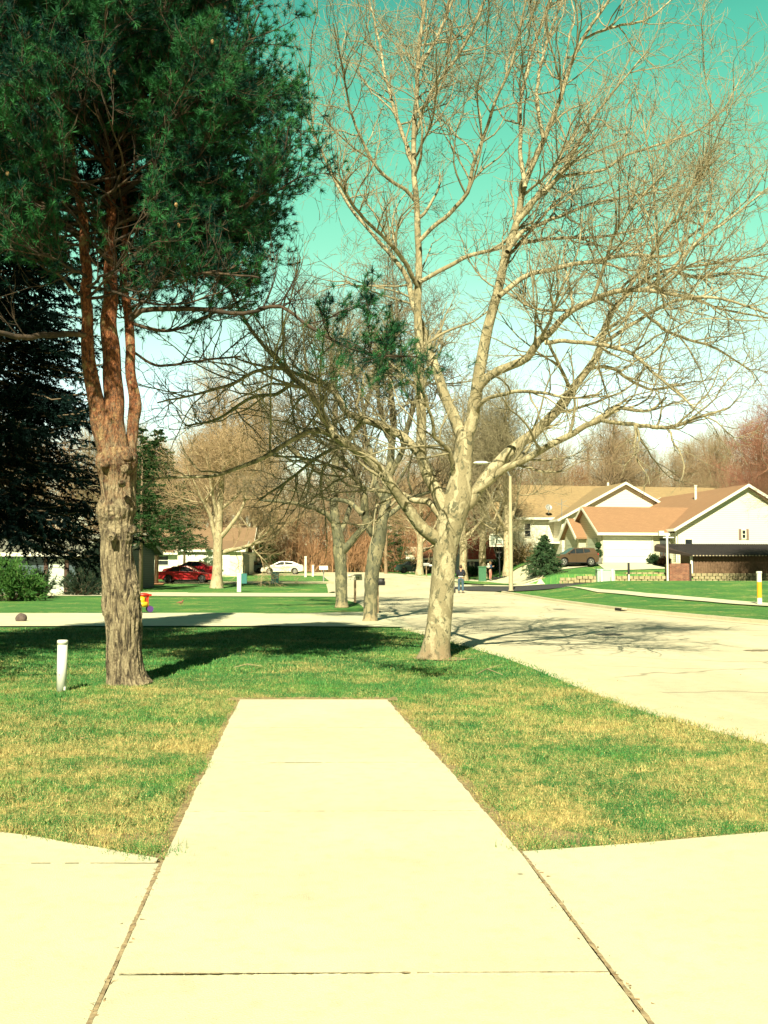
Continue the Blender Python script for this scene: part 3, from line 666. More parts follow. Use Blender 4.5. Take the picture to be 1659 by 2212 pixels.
# ---- the two darker sycamores further along the verge
def mid_tree(px, D, trunk, L, label, seed, extra=10, n2=19):
    rng = np.random.default_rng(seed); b0 = at(*px, D); root = thing('sycamore_tree', label, 'tree', (b0[0], b0[1], hz(b0[0], b0[1])))
    org = np.array([b0[0], b0[1], hz(b0[0], b0[1])])
    gt = Geo(); P, Rd = limb3(trunk, D, 0, 24); rough_tube(gt, P, Rd, 20, rng, .05, 50); limbs = []
    for pix, ds in L:
        P2, R2 = limb3(pix, D, ds, 26, rng); limbs.append((P2, R2)); gt.add(*tubes(P2[None], R2[None], 8))
    for q in range(extra):
        P2, R2 = limbs[q % len(L)]; k = rng.integers(6, 20); s = -1 if q % 2 else 1
        D0 = unit(np.array([rng.normal(0, .6), s*rng.uniform(.3, 1.0), rng.uniform(.2, .9)]))
        A = walk(P2[k][None], D0[None], np.array([rng.uniform(2.5, 4.5)]), 14, .14, .05, rng)[0]; Ra = np.linspace(R2[k]*.6, .01, 15)
        limbs.append((A, Ra)); gt.add(*tubes(A[None], Ra[None], 6))
    for v in gt.V: v -= org
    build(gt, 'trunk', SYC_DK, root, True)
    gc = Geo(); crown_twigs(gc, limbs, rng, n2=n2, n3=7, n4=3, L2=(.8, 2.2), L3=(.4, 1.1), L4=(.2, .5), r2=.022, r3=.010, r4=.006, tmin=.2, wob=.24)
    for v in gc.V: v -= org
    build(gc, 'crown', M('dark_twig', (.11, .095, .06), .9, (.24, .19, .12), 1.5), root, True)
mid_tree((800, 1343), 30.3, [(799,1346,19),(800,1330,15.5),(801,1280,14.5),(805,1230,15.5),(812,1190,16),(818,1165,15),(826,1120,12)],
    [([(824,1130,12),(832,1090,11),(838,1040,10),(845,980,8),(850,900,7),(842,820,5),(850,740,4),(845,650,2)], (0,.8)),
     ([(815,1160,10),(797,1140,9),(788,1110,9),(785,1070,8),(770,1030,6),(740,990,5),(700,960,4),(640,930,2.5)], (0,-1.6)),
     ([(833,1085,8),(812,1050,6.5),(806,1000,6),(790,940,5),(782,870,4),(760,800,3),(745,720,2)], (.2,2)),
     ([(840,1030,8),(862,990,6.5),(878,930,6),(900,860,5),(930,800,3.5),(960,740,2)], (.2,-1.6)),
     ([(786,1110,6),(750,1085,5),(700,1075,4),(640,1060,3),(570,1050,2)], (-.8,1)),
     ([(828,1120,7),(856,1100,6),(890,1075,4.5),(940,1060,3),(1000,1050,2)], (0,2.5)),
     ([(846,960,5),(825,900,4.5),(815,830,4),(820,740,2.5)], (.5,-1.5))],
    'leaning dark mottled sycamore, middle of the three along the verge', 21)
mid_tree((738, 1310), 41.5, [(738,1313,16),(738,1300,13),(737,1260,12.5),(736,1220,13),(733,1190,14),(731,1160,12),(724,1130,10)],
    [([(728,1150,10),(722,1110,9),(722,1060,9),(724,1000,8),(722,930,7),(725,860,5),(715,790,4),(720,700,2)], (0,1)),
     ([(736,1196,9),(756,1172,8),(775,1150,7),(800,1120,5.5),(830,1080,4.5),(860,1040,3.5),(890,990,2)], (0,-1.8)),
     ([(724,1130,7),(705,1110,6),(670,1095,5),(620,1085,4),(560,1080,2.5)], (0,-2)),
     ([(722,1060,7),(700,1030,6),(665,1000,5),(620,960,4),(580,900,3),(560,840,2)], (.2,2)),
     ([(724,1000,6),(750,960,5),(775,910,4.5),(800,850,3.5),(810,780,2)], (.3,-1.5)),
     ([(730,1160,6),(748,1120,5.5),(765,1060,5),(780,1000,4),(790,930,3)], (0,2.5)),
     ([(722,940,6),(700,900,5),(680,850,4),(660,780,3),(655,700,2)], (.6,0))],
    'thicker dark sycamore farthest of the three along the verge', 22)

# ---- generic bare trees
def proc_tree(name, seed, H, r, fork, nl, spread, bark, twig, n2=12, n3=6, n4=0, rt=.02, elev=(.45, 1.1), up=.05, lean=(0, 0), L2=(.12, .24), L3=(.05, .12), k=8):
    rng = np.random.default_rng(seed); root = thing(name, None, None, (0, 0, 0)); gt = Geo()
    z = np.linspace(0, H*.93, 16); x = np.cumsum(rng.normal(0, .06, 16)) + lean[0]*z/H; y = np.cumsum(rng.normal(0, .06, 16)) + lean[1]*z/H; x -= x[0]; y -= y[0]
    rad = r*np.clip(1 - z/H, .03, 1)**.8; rad[0] *= 1.35
    P = np.stack([x, y, z], 1); gt.add(*tubes(P[None], rad[None], k+2)); limbs = [(P[5:], rad[5:])]
    for q in range(nl):
        f = fork + (.85-fork)*(q/nl)**1.2; zz = f*H; c = np.array([np.interp(zz, z, x), np.interp(zz, z, y), zz])
        a = q*2.4 + rng.uniform(-.5, .5); e = elev[0] + (elev[1]-elev[0])*rng.uniform() ; D0 = np.array([math.cos(a)*math.cos(e), math.sin(a)*math.cos(e), math.sin(e)])
        Ln = spread*H*(1.1 - .65*(f-fork)/(.85-fork))*rng.uniform(.8, 1.15)
        A = walk(c[None], D0[None], np.array([Ln]), 14, .10, up, rng)[0]; r0 = np.interp(zz, z, rad)*.6; Ra = np.linspace(r0, .012, 15)
        limbs.append((A, Ra)); gt.add(*tubes(A[None], Ra[None], k-2))
        for s in range(2):
            kk = rng.integers(3, 9); D1 = unit(A[kk+1]-A[kk] + rng.normal(0, .55, 3)); B = walk(A[kk][None], D1[None], np.array([Ln*.55]), 14, .12, up, rng)[0]
            Rb = np.linspace(Ra[kk]*.7, .01, 15); limbs.append((B, Rb)); gt.add(*tubes(B[None], Rb[None], k-3))
    build(gt, 'trunk', bark, root, True); gc = Geo()
    crown_twigs(gc, limbs, rng, n2=n2, n3=n3, n4=n4, L2=(L2[0]*H, L2[1]*H), L3=(L3[0]*H, L3[1]*H), L4=(.02*H, .05*H), r2=rt*1.3, r3=rt*.75, r4=rt*.5, tmin=.15, wob=.18, up=up)
    build(gc, 'crown', twig, root, True); return root
def place(root, u, D, label, cat='tree', group=None, sc=1, rz=0, first=False, name=None, dz=0):
    x = gx(u, D); z = hz(x, D) + dz
    if first: root.location = (x, D, z); root.rotation_euler = (0, 0, rz); root.scale = (sc, sc, sc); o = root
    else: o = dup(root, (x, D, z), rz, None, sc)
    tag(o, label, cat, group); return o
TWIG_PALE = M('pale_twig', (.38, .28, .17), .9, (.50, .36, .22), 3)
t1 = proc_tree('bare_tree', 31, 15, .40, .16, 13, .42, PALE_BARK, TWIG_PALE, 15, 8, 3, .015, (.35, 1.15), .04)
place(t1, 468, 76, 'wide pale bare tree with stout trunk beside the red sedan', first=True, rz=.9)
t2 = proc_tree('bare_tree', 33, 17, .36, .22, 10, .34, PALE_BARK, TWIG, 12, 7, 2, .022, (.6, 1.25), .06)
place(t2, 1001, 92, 'tall pale twin-limbed bare tree behind the man pushing the pushchair', first=True, sc=1.0)
place(t2, 1043, 96, 'tall pale bare tree between the red roofed house and the basketball hoop', rz=2.0, sc=1.02)
place(t2, 1096, 92, 'tall pale bare tree just left of the white lamp pole', rz=4.1, sc=1.05)
place(t1, 906, 112, 'pale spreading bare tree in front of the low brown roofed house', rz=1.3, sc=.95)
place(t1, 552, 122, 'pale bare tree behind the silver car, left of it', rz=4.4, sc=.8)
t3 = proc_tree('bare_tree', 35, 21, .30, .28, 14, .26, BROWN_BARK, TWIG_FAR, 14, 8, 0, .022, (.7, 1.3), .07)
t4 = proc_tree('bare_tree', 36, 19, .26, .20, 15, .30, BROWN_BARK, TWIG_OR, 14, 8, 0, .022, (.6, 1.3), .07)
t5 = proc_tree('bare_tree', 37, 23, .34, .30, 12, .28, BROWN_BARK, TWIG_FAR, 14, 8, 0, .024, (.8, 1.35), .06, lean=(1.5, 0))
rng = np.random.default_rng(5); protos = [t3, t4, t5]; used = set(); WG = 'bare trees of the wood behind the houses'
def woods(u0, u1, n, D0, D1, s0, s1, label):
    for q in range(n):
        u = u0 + (u1-u0)*(q+rng.uniform(-.35, .35)+.5)/n; p = int(rng.integers(3)); D = rng.uniform(D0, D1)
        place(protos[p], u, D, label, group='wood: ' + label.split(' bare ')[1].replace('tree', 'trees', 1), sc=float(rng.uniform(s0, s1)), rz=float(rng.uniform(0, 6.28)), first=(p not in used)); used.add(p)
woods(1130, 1720, 22, 122, 150, .66, .88, 'tall brown bare tree in the wood behind the two pale houses')
woods(1180, 1720, 5, 150, 175, .85, 1.0, 'tall brown bare tree in the wood behind the two pale houses')
woods(940, 1140, 9, 125, 160, .7, .9, 'brown bare tree in the wood behind the red roofed house')
woods(570, 960, 20, 140, 185, .62, .85, 'brown bare tree in the wood beyond the end of the road')
woods(300, 590, 15, 125, 165, .72, .98, 'brown bare tree in the wood behind the left houses')
woods(-20, 300, 7, 120, 150, .8, 1.0, 'brown bare tree in the wood beyond the dark spruce')
def brush():
    rng = np.random.default_rng(9); g = Geo()
    n = 4200; D = rng.uniform(132, 190, n); u = rng.uniform(-60, 1760, n); x = (u-829.5)/FPX*D; z = hgt(x, D)
    P = walk(np.stack([x, D, z], 1), unit(np.stack([rng.normal(0, .22, n), rng.normal(0, .22, n), np.ones(n)], 1)), rng.uniform(2.5, 9, n), 8, .14, .03, rng)
    Rd = taper(rng.uniform(.03, .08, n), 9, .3); g.add(*tubes(P, Rd, 3))
    st, Dd, r, t, idx = sprout(P, Rd, 16, .02, 1, .7, rng); B = walk(st, Dd, rng.uniform(.8, 2.8, len(st)), 4, .2, .05, rng); Rb = taper(np.minimum(r, .03), 5, .5); g.add(*tubes(B, Rb, 3))
    tag(build(g, 'underbrush', TWIG_OR, None, True), 'orange brown tangle of distant underbrush and saplings', 'underbrush', kind='stuff')
brush()
# reddish budding maple at the right edge
t6 = proc_tree('maple_tree', 41, 15, .22, .14, 14, .40, BROWN_BARK, TWIG_RED, 15, 7, 2, .012, (.5, 1.25), .05, L2=(.10, .2))
place(t6, 1730, 66, 'reddish budding maple at the right edge in front of the house', first=True, sc=1.0)
place(t6, 1640, 108, 'smaller reddish maple rising behind the brown roof', rz=2.2, sc=1.05)

# ------------------------------------------------------------------ conifers
PINE_LEAF = M('pine_needles', (.003, .034, .026), .6, (.036, .165, .052), 2.6, lo=.42, hi=.62, spec=.12)
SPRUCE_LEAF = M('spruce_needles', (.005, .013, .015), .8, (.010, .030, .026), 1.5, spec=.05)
CEDAR_LEAF = M('cedar_foliage', (.016, .055, .022), .8, (.045, .10, .03), 1.2, spec=.1)
TWIG_PALE = M('pale_twig', (.38, .29, .18), .9, (.48, .36, .22), 3)
JUN_LEAF = M('juniper_foliage', (.035, .12, .03), .8, (.10, .21, .05), 4, spec=.1)
def pine_bark():
    m, nt, b = newmat('pine_bark'); v = coords(nt); s = nt.nodes.new('ShaderNodeSeparateXYZ'); nt.links.new(v, s.inputs[0])
    v1 = mapped(nt, v, (1, 1, .22)); n1 = noise(nt, v1, 16, 5, .65, 1.2); n2 = noise(nt, v, 7, 4, .6); n3 = noise(nt, mapped(nt, v, (1, 1, .5)), 34, 4, .7)
    low = rmp(nt, n1, [(.38, (.035, .027, .018)), (.45, (.16, .125, .08)), (.55, (.36, .295, .19)), (.72, (.50, .42, .28))])
    hi = rmp(nt, n3, [(.36, (.035, .014, .010)), (.47, (.19, .06, .025)), (.6, (.37, .13, .05)), (.75, (.48, .27, .13))])
    hi = mix(nt, rmp(nt, n2, [(.55, 0), (.68, .8)]), hi, (.45, .33, .17))
    z = math_(nt, 'ADD', s.outputs['Z'], math_(nt, 'MULTIPLY', n2, 3.0))
    col = mix(nt, rmp(nt, math_(nt, 'MULTIPLY', z, .1), [(.37, 0), (.56, 1)]), low, hi)
    nt.links.new(col, b.inputs['Base Color']); b.inputs['Roughness'].default_value = .9
    bump(nt, b, math_(nt, 'ADD', n1, math_(nt, 'MULTIPLY', n3, .5)), .09); return m
PBARK = pine_bark()
def tuft_geo(g, P, D, rng, nb=38, L=(.06, .1), W_=.0028, back=.10, spread=.85):
    n = len(P); idx = np.repeat(np.arange(n), nb); t = rng.uniform(0, 1, len(idx))
    st = P[idx] - D[idx]*(t*back)[:, None]; rn = unit(rng.normal(size=st.shape))
    Dd = unit(D[idx]*(.35 + .5*(1-t))[:, None] + rn*spread*(.6+.4*t)[:, None]); g.add(*blades(st, Dd, rng.uniform(*L, len(idx)), np.full(len(idx), W_), rng))
def hero_pine():
    rng = np.random.default_rng(77); d = 14.1; b0 = at(275, 1478, d); org = np.array([b0[0], b0[1], 0.])
    root = thing('pine_tree', 'tall pine with orange upper bark and knobbly grey trunk forking into three stems', 'tree', org)
    gb = Geo(); gt = Geo(); trunk = [(278,1484,50),(274,1460,40),(268,1400,36),(266,1340,37),(262,1280,37),(256,1235,35),(253,1200,33),(252,1150,32),(251,1100,34),(252,1070,31),(250,1030,31),(250,1000,35),(246,970,30)]
    P, Rd = limb3(trunk, d, 0, 40)
    c = catmull(np.hstack([P, Rd[:, None]]), 260); k = 96; V, Q = tubes(c[None, :, :3], c[None, :, 3], k); V = V.reshape(260, k, 3); C = c[:, None, :3]; O = V-C
    a = np.arange(k)/k*2*np.pi; zz = c[:, 2]; f = np.zeros((260, k))
    for _ in range(10): f += .010*np.sin(rng.integers(1, 6)*a[None] + rng.normal(0, 6)*zz[:, None] + rng.uniform(0, 6))
    # furrows that run up the bark
    for _ in range(16):
        ka = int(rng.integers(9, 26)); f += .013*np.sin(ka*a[None] + 2.2*np.sin(zz[:, None]*rng.uniform(2, 6) + rng.uniform(0, 6)) + rng.uniform(0, 6))
    f += rng.normal(0, .010, f.shape)
    # burls and pruned knots: (angle, height, size, gain)
    wa = np.arctan2(O[..., 1], O[..., 0])
    for (ak, zk, sa, sz, am) in [(-1.6,2.30,.9,.10,.17),(-.3,2.42,.8,.12,.20),(-2.8,2.38,.7,.09,.12),(-1.75,2.02,.35,.07,.13),(-.7,2.02,.5,.12,.16),(-.5,1.25,.5,.12,.13),(-.2,.95,.45,.15,.12),(-3.0,1.05,.4,.12,.10),(-1.2,3.05,1.2,.14,.14),(0,3.0,1.0,.16,.22),(-2.9,2.98,.9,.15,.18),(1.5,2.3,1.5,.15,.12)]:
        da = (wa - ak + np.pi) % (2*np.pi) - np.pi; dd = np.sqrt((da/sa)**2 + ((zz[:, None]-zk)/sz)**2); f += 1.5*am*np.exp(-dd**2) * (1 - .55*np.exp(-(dd/.33)**2)) * (1+.25*np.sin(dd*9))
    V = C + O*(1+f)[..., None]; gt.add(V, Q)
    stems = [([(243,1010,26),(232,975,22),(220,930,20),(207,870,18.5),(195,790,16.5),(188,700,14.5),(184,600,14),(180,480,13),(165,400,11.5),(151,320,10),(152,240,9),(156,120,8),(150,0,7),(152,-150,6),(150,-350,4)], (-.05,-.5)),
             ([(254,1010,27),(250,960,26),(245,880,24),(241,800,22),(238,700,20),(239,600,18),(240,500,16),(238,400,14),(228,250,12),(212,100,9),(200,-50,8),(195,-250,6),(190,-450,4)], (0,.2)),
             ([(278,1115,8),(284,1080,12),(286,1000,13.5),(288,920,13),(290,880,15),(287,850,13),(282,780,12),(279,700,11.5),(270,600,10),(268,450,9),(265,300,8),(262,100,7),(270,-100,5),(280,-300,3)], (.12,.7))]
    SP = []
    for pix, ds in stems:
        P, Rd = limb3(pix, d, ds, 60, rng); Rd = Rd*np.clip(1.0 - .09*(P[:, 2]-3.4), .74, 1.0); SP.append((P, Rd)); rough_tube(gt, P, Rd, 26, rng, .04, 150)
    # pruned knots at the fork
    for (u, v, r, dy) in [(273,985,9,-.42),(268,1012,8,-.46),(284,990,7,-.34),(222,1000,9,-.28),(219,975,7,-.15),(262,1040,6,-.44),(283,1145,8,-.3),(240,1162,7,-.36)]:
        p = at(u, v, d+dy); rr = r*d/FPX; gt.lathe((0,0,0), [(rr*1.25,-.10),(rr*1.15,-.02),(rr,.0),(rr*.8,.012),(rr*.55,.0),(rr*.3,.006)], 14)
        Vn = gt.V[-1]; dr = unit(np.array([rng.normal(0, .25), -1, rng.normal(0, .2)])); e1 = unit(np.cross(dr, [0, 0, 1.])); e2 = np.cross(e1, dr)
        gt.V[-1] = Vn[:, :1]*e1 + Vn[:, 1:2]*e2 + Vn[:, 2:]*dr + p + rng.normal(0, .004, Vn.shape)
    # main traced boughs
    L = [([(284,560,8),(350,525,7.5),(435,500,6.5),(510,465,5),(570,400,3.5),(600,330,2)], (.1,-1.2)),
         ([(282,690,6),(310,672,6),(430,667,5),(530,678,4.5),(600,660,4),(660,700,3.5),(740,745,3),(800,765,2.2),(900,770,1.5)], (.1,-3.0)),
         ([(185,725,6),(140,722,7),(60,728,6.5),(0,718,6),(-60,710,4)], (-.2,-1.4)),
         ([(180,520,6),(120,470,5.5),(60,420,5),(0,370,3.5)], (-.2,.8)), ([(240,430,7),(300,385,6),(370,330,5),(440,250,4),(520,120,3),(560,30,2)], (.1,-1.0)),
         ([(288,760,3),(340,790,3),(420,780,2.5),(520,770,2)], (.3,1.2)), ([(290,700,4),(360,715,3.5),(430,690,3),(560,630,2)], (.3,.2)),
         ([(160,380,6),(100,250,5),(40,100,3.5)], (-.4,-1.4)), ([(238,480,5),(300,470,5),(420,440,4),(560,430,3),(650,380,2)], (.2,.6)),
         ([(240,640,4),(330,610,3.5),(430,590,3),(560,600,2)], (.2,-1.6))]
    boughs = []
    for pix, ds in L:
        P, Rd = limb3(pix, d, ds, 24, rng); boughs.append((P, Rd)); gb.add(*tubes(P[None], Rd[None], 8))
    cx, cy = gx(250, d), d
    prof = lambda z: np.interp(z, [4.2, 5.2, 6.1, 7.0, 8.2, 9.0, 10.5, 12, 13.5, 14.6], [1.0, 2.1, 2.75, 2.9, 2.8, 2.25, 1.9, 1.5, 1.1, .3])
    for P, Rd in SP:
        for q in range(70):
            kk = int(rng.integers(22, 58)) if q < 46 else int(rng.integers(16, 32)); st = P[kk]
            if st[2] < 5.0: continue
            a_ = rng.uniform(0, 6.28); e = rng.uniform(-.05, .65) if q < 46 else rng.uniform(-.25, .35); D0 = np.array([math.cos(a_)*math.cos(e), math.sin(a_)*math.cos(e), math.sin(e)])
            Ln = max(.5, prof(st[2] + .6) * rng.uniform(.75, 1.05)); A = walk(st[None], D0[None], np.array([Ln]), 14, .11, .035, rng)[0]; Ra = np.linspace(min(Rd[kk]*.35, .024), .006, 15)
            boughs.append((A, Ra)); gb.add(*tubes(A[None], Ra[None], 6))
    def inside(p, z0=4.9):
        rad = np.hypot(p[:, 0]-cx, (p[:, 1]-cy)); return (rad < prof(p[:, 2])*1.12 + .1) & (p[:, 2] > z0)
    PB = np.stack([catmull(np.hstack([p, r[:, None]]), 20) for p, r in boughs]); Pp, Rr = PB[..., :3], PB[..., 3]
    st, D0, r, t, idx = sprout(Pp, Rr, 15, .2, 1.0, .75, rng, up=.5); Ls = rng.uniform(.45, 1.0, len(st))
    A = walk(st, D0, Ls, 7, .14, .05, rng); Ra = taper(np.minimum(r*.7, .011), 8, .4)
    tip = A[:, -1]; k0 = inside(tip) | (idx == 1)
    def by_stem(p, w_=.34):
        r_ = np.zeros(len(p), bool)
        for P_, R_ in SP:
            x_ = np.interp(p[:, 2], P_[:, 2], P_[:, 0]); y_ = np.interp(p[:, 2], P_[:, 2], P_[:, 1]); r_ |= (np.abs(p[:, 0]*y_/p[:, 1]-x_) < w_) & (p[:, 1] < y_+.1) & (p[:, 2] < 7.3)
        return r_
    k0 &= ~(by_stem(A[:, 4]) & (rng.uniform(size=len(A)) < .9)); A, Ra, idx = A[k0], Ra[k0], idx[k0]; gb.add(*tubes(A, Ra, 4))
    st, D1, r, t, i2 = sprout(A, Ra, 9, .15, 1.0, .65, rng, up=.5); B = walk(st, D1, rng.uniform(.18, .42, len(st)), 4, .14, .08, rng); Rb = taper(np.full(len(st), .0045), 5, .6); par = idx[i2]
    gb.add(*tubes(B, Rb, 3))
    tips = B[:, -1]; td = unit(B[:, -1]-B[:, -2]); ends = A[:, -1]; ed = unit(A[:, -1]-A[:, -2])
    mids = B[:, 2]; md = unit(B[:, 3]-B[:, 2])
    TP = np.vstack([tips, ends, mids]); TD = np.vstack([td, ed, md]); bi = np.r_[par, idx, par]
    keep = ((bi > 9) | (bi == 0) | (bi == 3) | (bi == 4) | (bi == 7) | (bi == 8)) & (TP[:, 2] > 5.0)
    dens = np.interp(TP[:, 2], [5.0, 5.6, 6.2], [.3, .6, 1.0]); keep &= rng.uniform(size=len(TP)) < dens
    # the lit needle sprays on the end of the long low bough
    ext = (bi == 1) & (TP[:, 0] > at(690, 750, 12)[0]); keep |= ext
    lowb = (bi == 9) | (bi == 6); keep |= lowb & (rng.uniform(size=len(TP)) < .85)
    for P_, R_ in SP:   # needles grow away from the big stems
        xs_ = np.interp(TP[:, 2], P_[:, 2], P_[:, 0]); ys_2 = np.interp(TP[:, 2], P_[:, 2], P_[:, 1])
        near_ = (np.abs(TP[:, 0]*ys_2/TP[:, 1]-xs_) < .20) & (TP[:, 1] < ys_2) & (TP[:, 2] < 7.4); keep &= ~(near_ & (rng.uniform(size=len(TP)) < .55))
    # thin the crown in drifts so the sky shows through
    drift = np.sin(TP[:, 0]*2.1+TP[:, 2]*1.3+1)*np.sin(TP[:, 2]*2.4-TP[:, 0]*.9) ; keep &= (rng.uniform(size=len(TP)) < 1.0 + .3*drift) | ext
    TP, TD = TP[keep], TD[keep]
    gn = Geo(); TP = TP + rng.normal(0, .02, TP.shape); tuft_geo(gn, TP, TD, rng, 34, (.06, .11), .0040, .045, 1.0)
    # extra sprays on the bough end
    P1 = boughs[1][0][17:]; q = rng.integers(0, len(P1), 190); pts = P1[q] + rng.normal(0, 1, (190, 3))*np.array([.22, .25, .16]) + np.array([0, 0, -.02]); dirs = unit(rng.normal(0, .6, (190, 3)) + np.array([.3, -.2, .8])); tuft_geo(gn, pts, dirs, rng, 40, (.055, .095), .0026, .12)
    for r_ in zip(pts[::3], dirs[::3]): gb.bar(P1[int(np.argmin(np.linalg.norm(P1-r_[0], axis=1)))], r_[0], .006)
    print('pine tufts', len(TP))
    for gg in (gt, gn, gb):
        for i_ in range(len(gg.V)): gg.V[i_] = gg.V[i_] - org
    build(gt, 'trunk', PBARK, root, True); build(gb, 'branches', M('pine_twig', (.035, .025, .018), .9, (.13, .085, .05), 5, lo=.45, hi=.7), root, True); build(gn, 'crown', PINE_LEAF, root)
    gco = Geo(); sel = rng.choice(len(TP), 160, replace=False)
    for p in TP[sel] - org: gco.blob(p, (.022, .022, .032), 1, .1, 3, 5)
    tag(build(gco, 'pine_cones', M('cone', (.35, .22, .10), .8), root), None, kind='stuff')
    return root
hero_pine()

def spruce(name, label, x, y, H, Rb, seed, z0=.9, mat=SPRUCE_LEAF, tiers=42, nb=10, droop=.55, fine=1.0, nneed=26, W_=.006, cat='tree'):
    rng = np.random.default_rng(seed); root = thing(name, label, cat, (x, y, hz(x, y))); gt = Geo()
    gt.tube([(0,0,0),(0,0,H*.5),(0,0,H)], [.02*H*.7, .012*H*.7, .01], 10)
    zs = z0 + (H-z0)*np.linspace(0, .97, tiers); st = []; Dd = []; Ln = []
    for z in zs:
        n = max(4, int(nb*(1-.45*z/H))); 
        for q in range(n):
            a = rng.uniform(0, 6.28); L_ = Rb*(1-(z-z0)/(H-z0))**.8*rng.uniform(.72, 1.1) + .15
            st.append((0, 0, z + rng.uniform(-.15, .15))); Dd.append((math.cos(a), math.sin(a), rng.uniform(-.1, .25))); Ln.append(L_)
    st, Dd, Ln = np.array(st), unit(np.array(Dd)), np.array(Ln); m = 10; t = np.linspace(0, 1, m)
    P = st[:, None] + Dd[:, None]*(Ln[:, None]*t[None])[..., None]; P[..., 2] += (-droop*t**1.5 + droop*.55*t**3)[None]*Ln[:, None]*.8
    P[:, 1:] += rng.normal(0, .02, P[:, 1:].shape); Rd = taper(.008 + .008*Ln, m, .3); gt.add(*tubes(P, Rd, 5)); build(gt, 'trunk', BROWN_BARK, root, True)
    s2, D2, r2, t2, idx = sprout(P, Rd, int(16*fine), .12, 1.0, .95, rng, .2); D2[:, 2] = D2[:, 2]*.35 - .12; D2 = unit(D2)
    L2 = np.clip(Ln[idx]*.34*(1.25 - t2)*1.1, .08, .6); B = walk(s2, D2, L2, 4, .12, -.10, rng); Rb_ = taper(np.full(len(s2), .004), 5, .6)
    s3, D3, r3, t3_, i3 = sprout(B, Rb_, nneed, 0, 1, .8, rng, .25)
    g = Geo(); g.add(*tubes(B, Rb_, 3)); g.add(*blades(s3, D3, rng.uniform(.04, .085, len(s3)), np.full(len(s3), W_), rng)); 
    s4, D4, r4, t4_, i4 = sprout(P, Rd, 60, .3, 1, .8, rng, .25); g.add(*blades(s4, D4, rng.uniform(.05, .09, len(s4)), np.full(len(s4), W_), rng))
    build(g, 'crown', mat, root); print(label, len(s3)); return root
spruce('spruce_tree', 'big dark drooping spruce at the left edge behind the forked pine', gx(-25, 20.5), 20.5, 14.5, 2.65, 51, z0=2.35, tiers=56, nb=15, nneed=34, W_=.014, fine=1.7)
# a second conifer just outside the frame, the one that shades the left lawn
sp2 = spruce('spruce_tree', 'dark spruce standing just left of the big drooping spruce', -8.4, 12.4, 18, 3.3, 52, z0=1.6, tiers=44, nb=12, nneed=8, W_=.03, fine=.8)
spruce('cedar_tree', 'dark green conifer between the pine trunk and the wide bare tree', gx(338, 84), 84, 12.8, 3.9, 53, z0=3.0, mat=CEDAR_LEAF, tiers=30, nb=12, nneed=12, W_=.055, droop=.3)
spruce('cedar_tree', 'dark high-crowned conifer in front of the dull tan roofed house', gx(398, 99), 99, 9.5, 2.6, 58, z0=3.4, mat=CEDAR_LEAF, tiers=18, nb=9, nneed=9, W_=.06, droop=.4)
spruce('cedar_tree', 'high-pruned conifer with a pale trunk at the corner of the blue grey house', gx(304, 70), 70, 11, 2.3, 59, z0=3.3, mat=CEDAR_LEAF, tiers=22, nb=10, nneed=11, W_=.05, droop=.35)
spruce('cedar_tree', 'dark green conifer behind the roof of the blue grey house', gx(300, 98), 98, 11.5, 2.6, 54, z0=2.5, mat=CEDAR_LEAF, tiers=24, nb=8, nneed=8, W_=.05, droop=.3)
spruce('spruce_tree', 'small dark evergreen behind the silver car', gx(575, 124), 124, 6.5, 2.2, 55, z0=.8, mat=CEDAR_LEAF, tiers=16, nb=8, nneed=6, W_=.07, droop=.3)
spruce('spruce_tree', 'dark evergreen behind the brown utility pole', gx(852, 135), 135, 9, 3.2, 56, z0=.8, mat=CEDAR_LEAF, tiers=18, nb=9, nneed=6, W_=.07, droop=.3)
spruce('spruce_tree', 'round green spruce bush in front of the brown car', gx(1176, 80.5), 80.5, 2.95, 1.6, 57, z0=.12, mat=M('blue_spruce', (.030, .085, .035), .7, (.06, .13, .045), 2), tiers=26, nb=14, nneed=16, W_=.022, droop=.12, fine=.9)

def shrub(name, label, x, y, r, h, seed, mat, n=5000, L=(.05, .11), W_=.012, arch=0.6, cat='shrub', stemm=None):
    rng = np.random.default_rng(seed); root = thing(name, label, cat, (x, y, hz(x, y))); gt = Geo()
    m = 90; a = rng.uniform(0, 6.28, m); e = rng.uniform(.15, 1.45, m); D = np.stack([np.cos(a)*np.cos(e), np.sin(a)*np.cos(e), np.sin(e)], 1)
    ln = 1/np.sqrt((D[:, 0]/r)**2 + (D[:, 1]/r)**2 + (D[:, 2]/h)**2)*rng.uniform(.75, 1.05, m)
    P = walk(np.zeros((m, 3)), D, ln, 7, .10, 0, rng); P[..., 2] = np.maximum(P[..., 2], .02); Rd = taper(np.full(m, .012), 8, .4); gt.add(*tubes(P, Rd, 4)); build(gt, 'stem', stemm or BROWN_BARK, root)
    st, D1, rr, t, i_ = sprout(P, Rd, max(4, n//m//9), .35, 1, .6, rng); B = walk(st, D1, rng.uniform(.12, .32, len(st))*max(r, .6), 3, .1, .02, rng); Rb_ = taper(np.full(len(st), .005), 4, .6)
    s3, D3, r3, t3_, i3 = sprout(B, Rb_, 14, 0, 1, .55, rng, .2); g = Geo(); g.add(*tubes(B, Rb_, 3)); g.add(*blades(s3, D3, rng.uniform(*L, len(s3)), np.full(len(s3), W_), rng)); build(g, 'foliage', mat, root); return root
shrub('juniper_bush', 'bright green feathery juniper bush at the left edge', gx(22, 50), 50.0, 1.75, 2.0, 61, JUN_LEAF, 14000, (.08, .16), .022)
shrub('juniper_bush', 'darker rounded juniper beside the bright green one', gx(84, 54), 54.0, 1.05, 1.5, 62, M('dark_juniper', (.018, .05, .02), .8, (.035, .08, .025), 3), 9000, (.06, .12), .02)
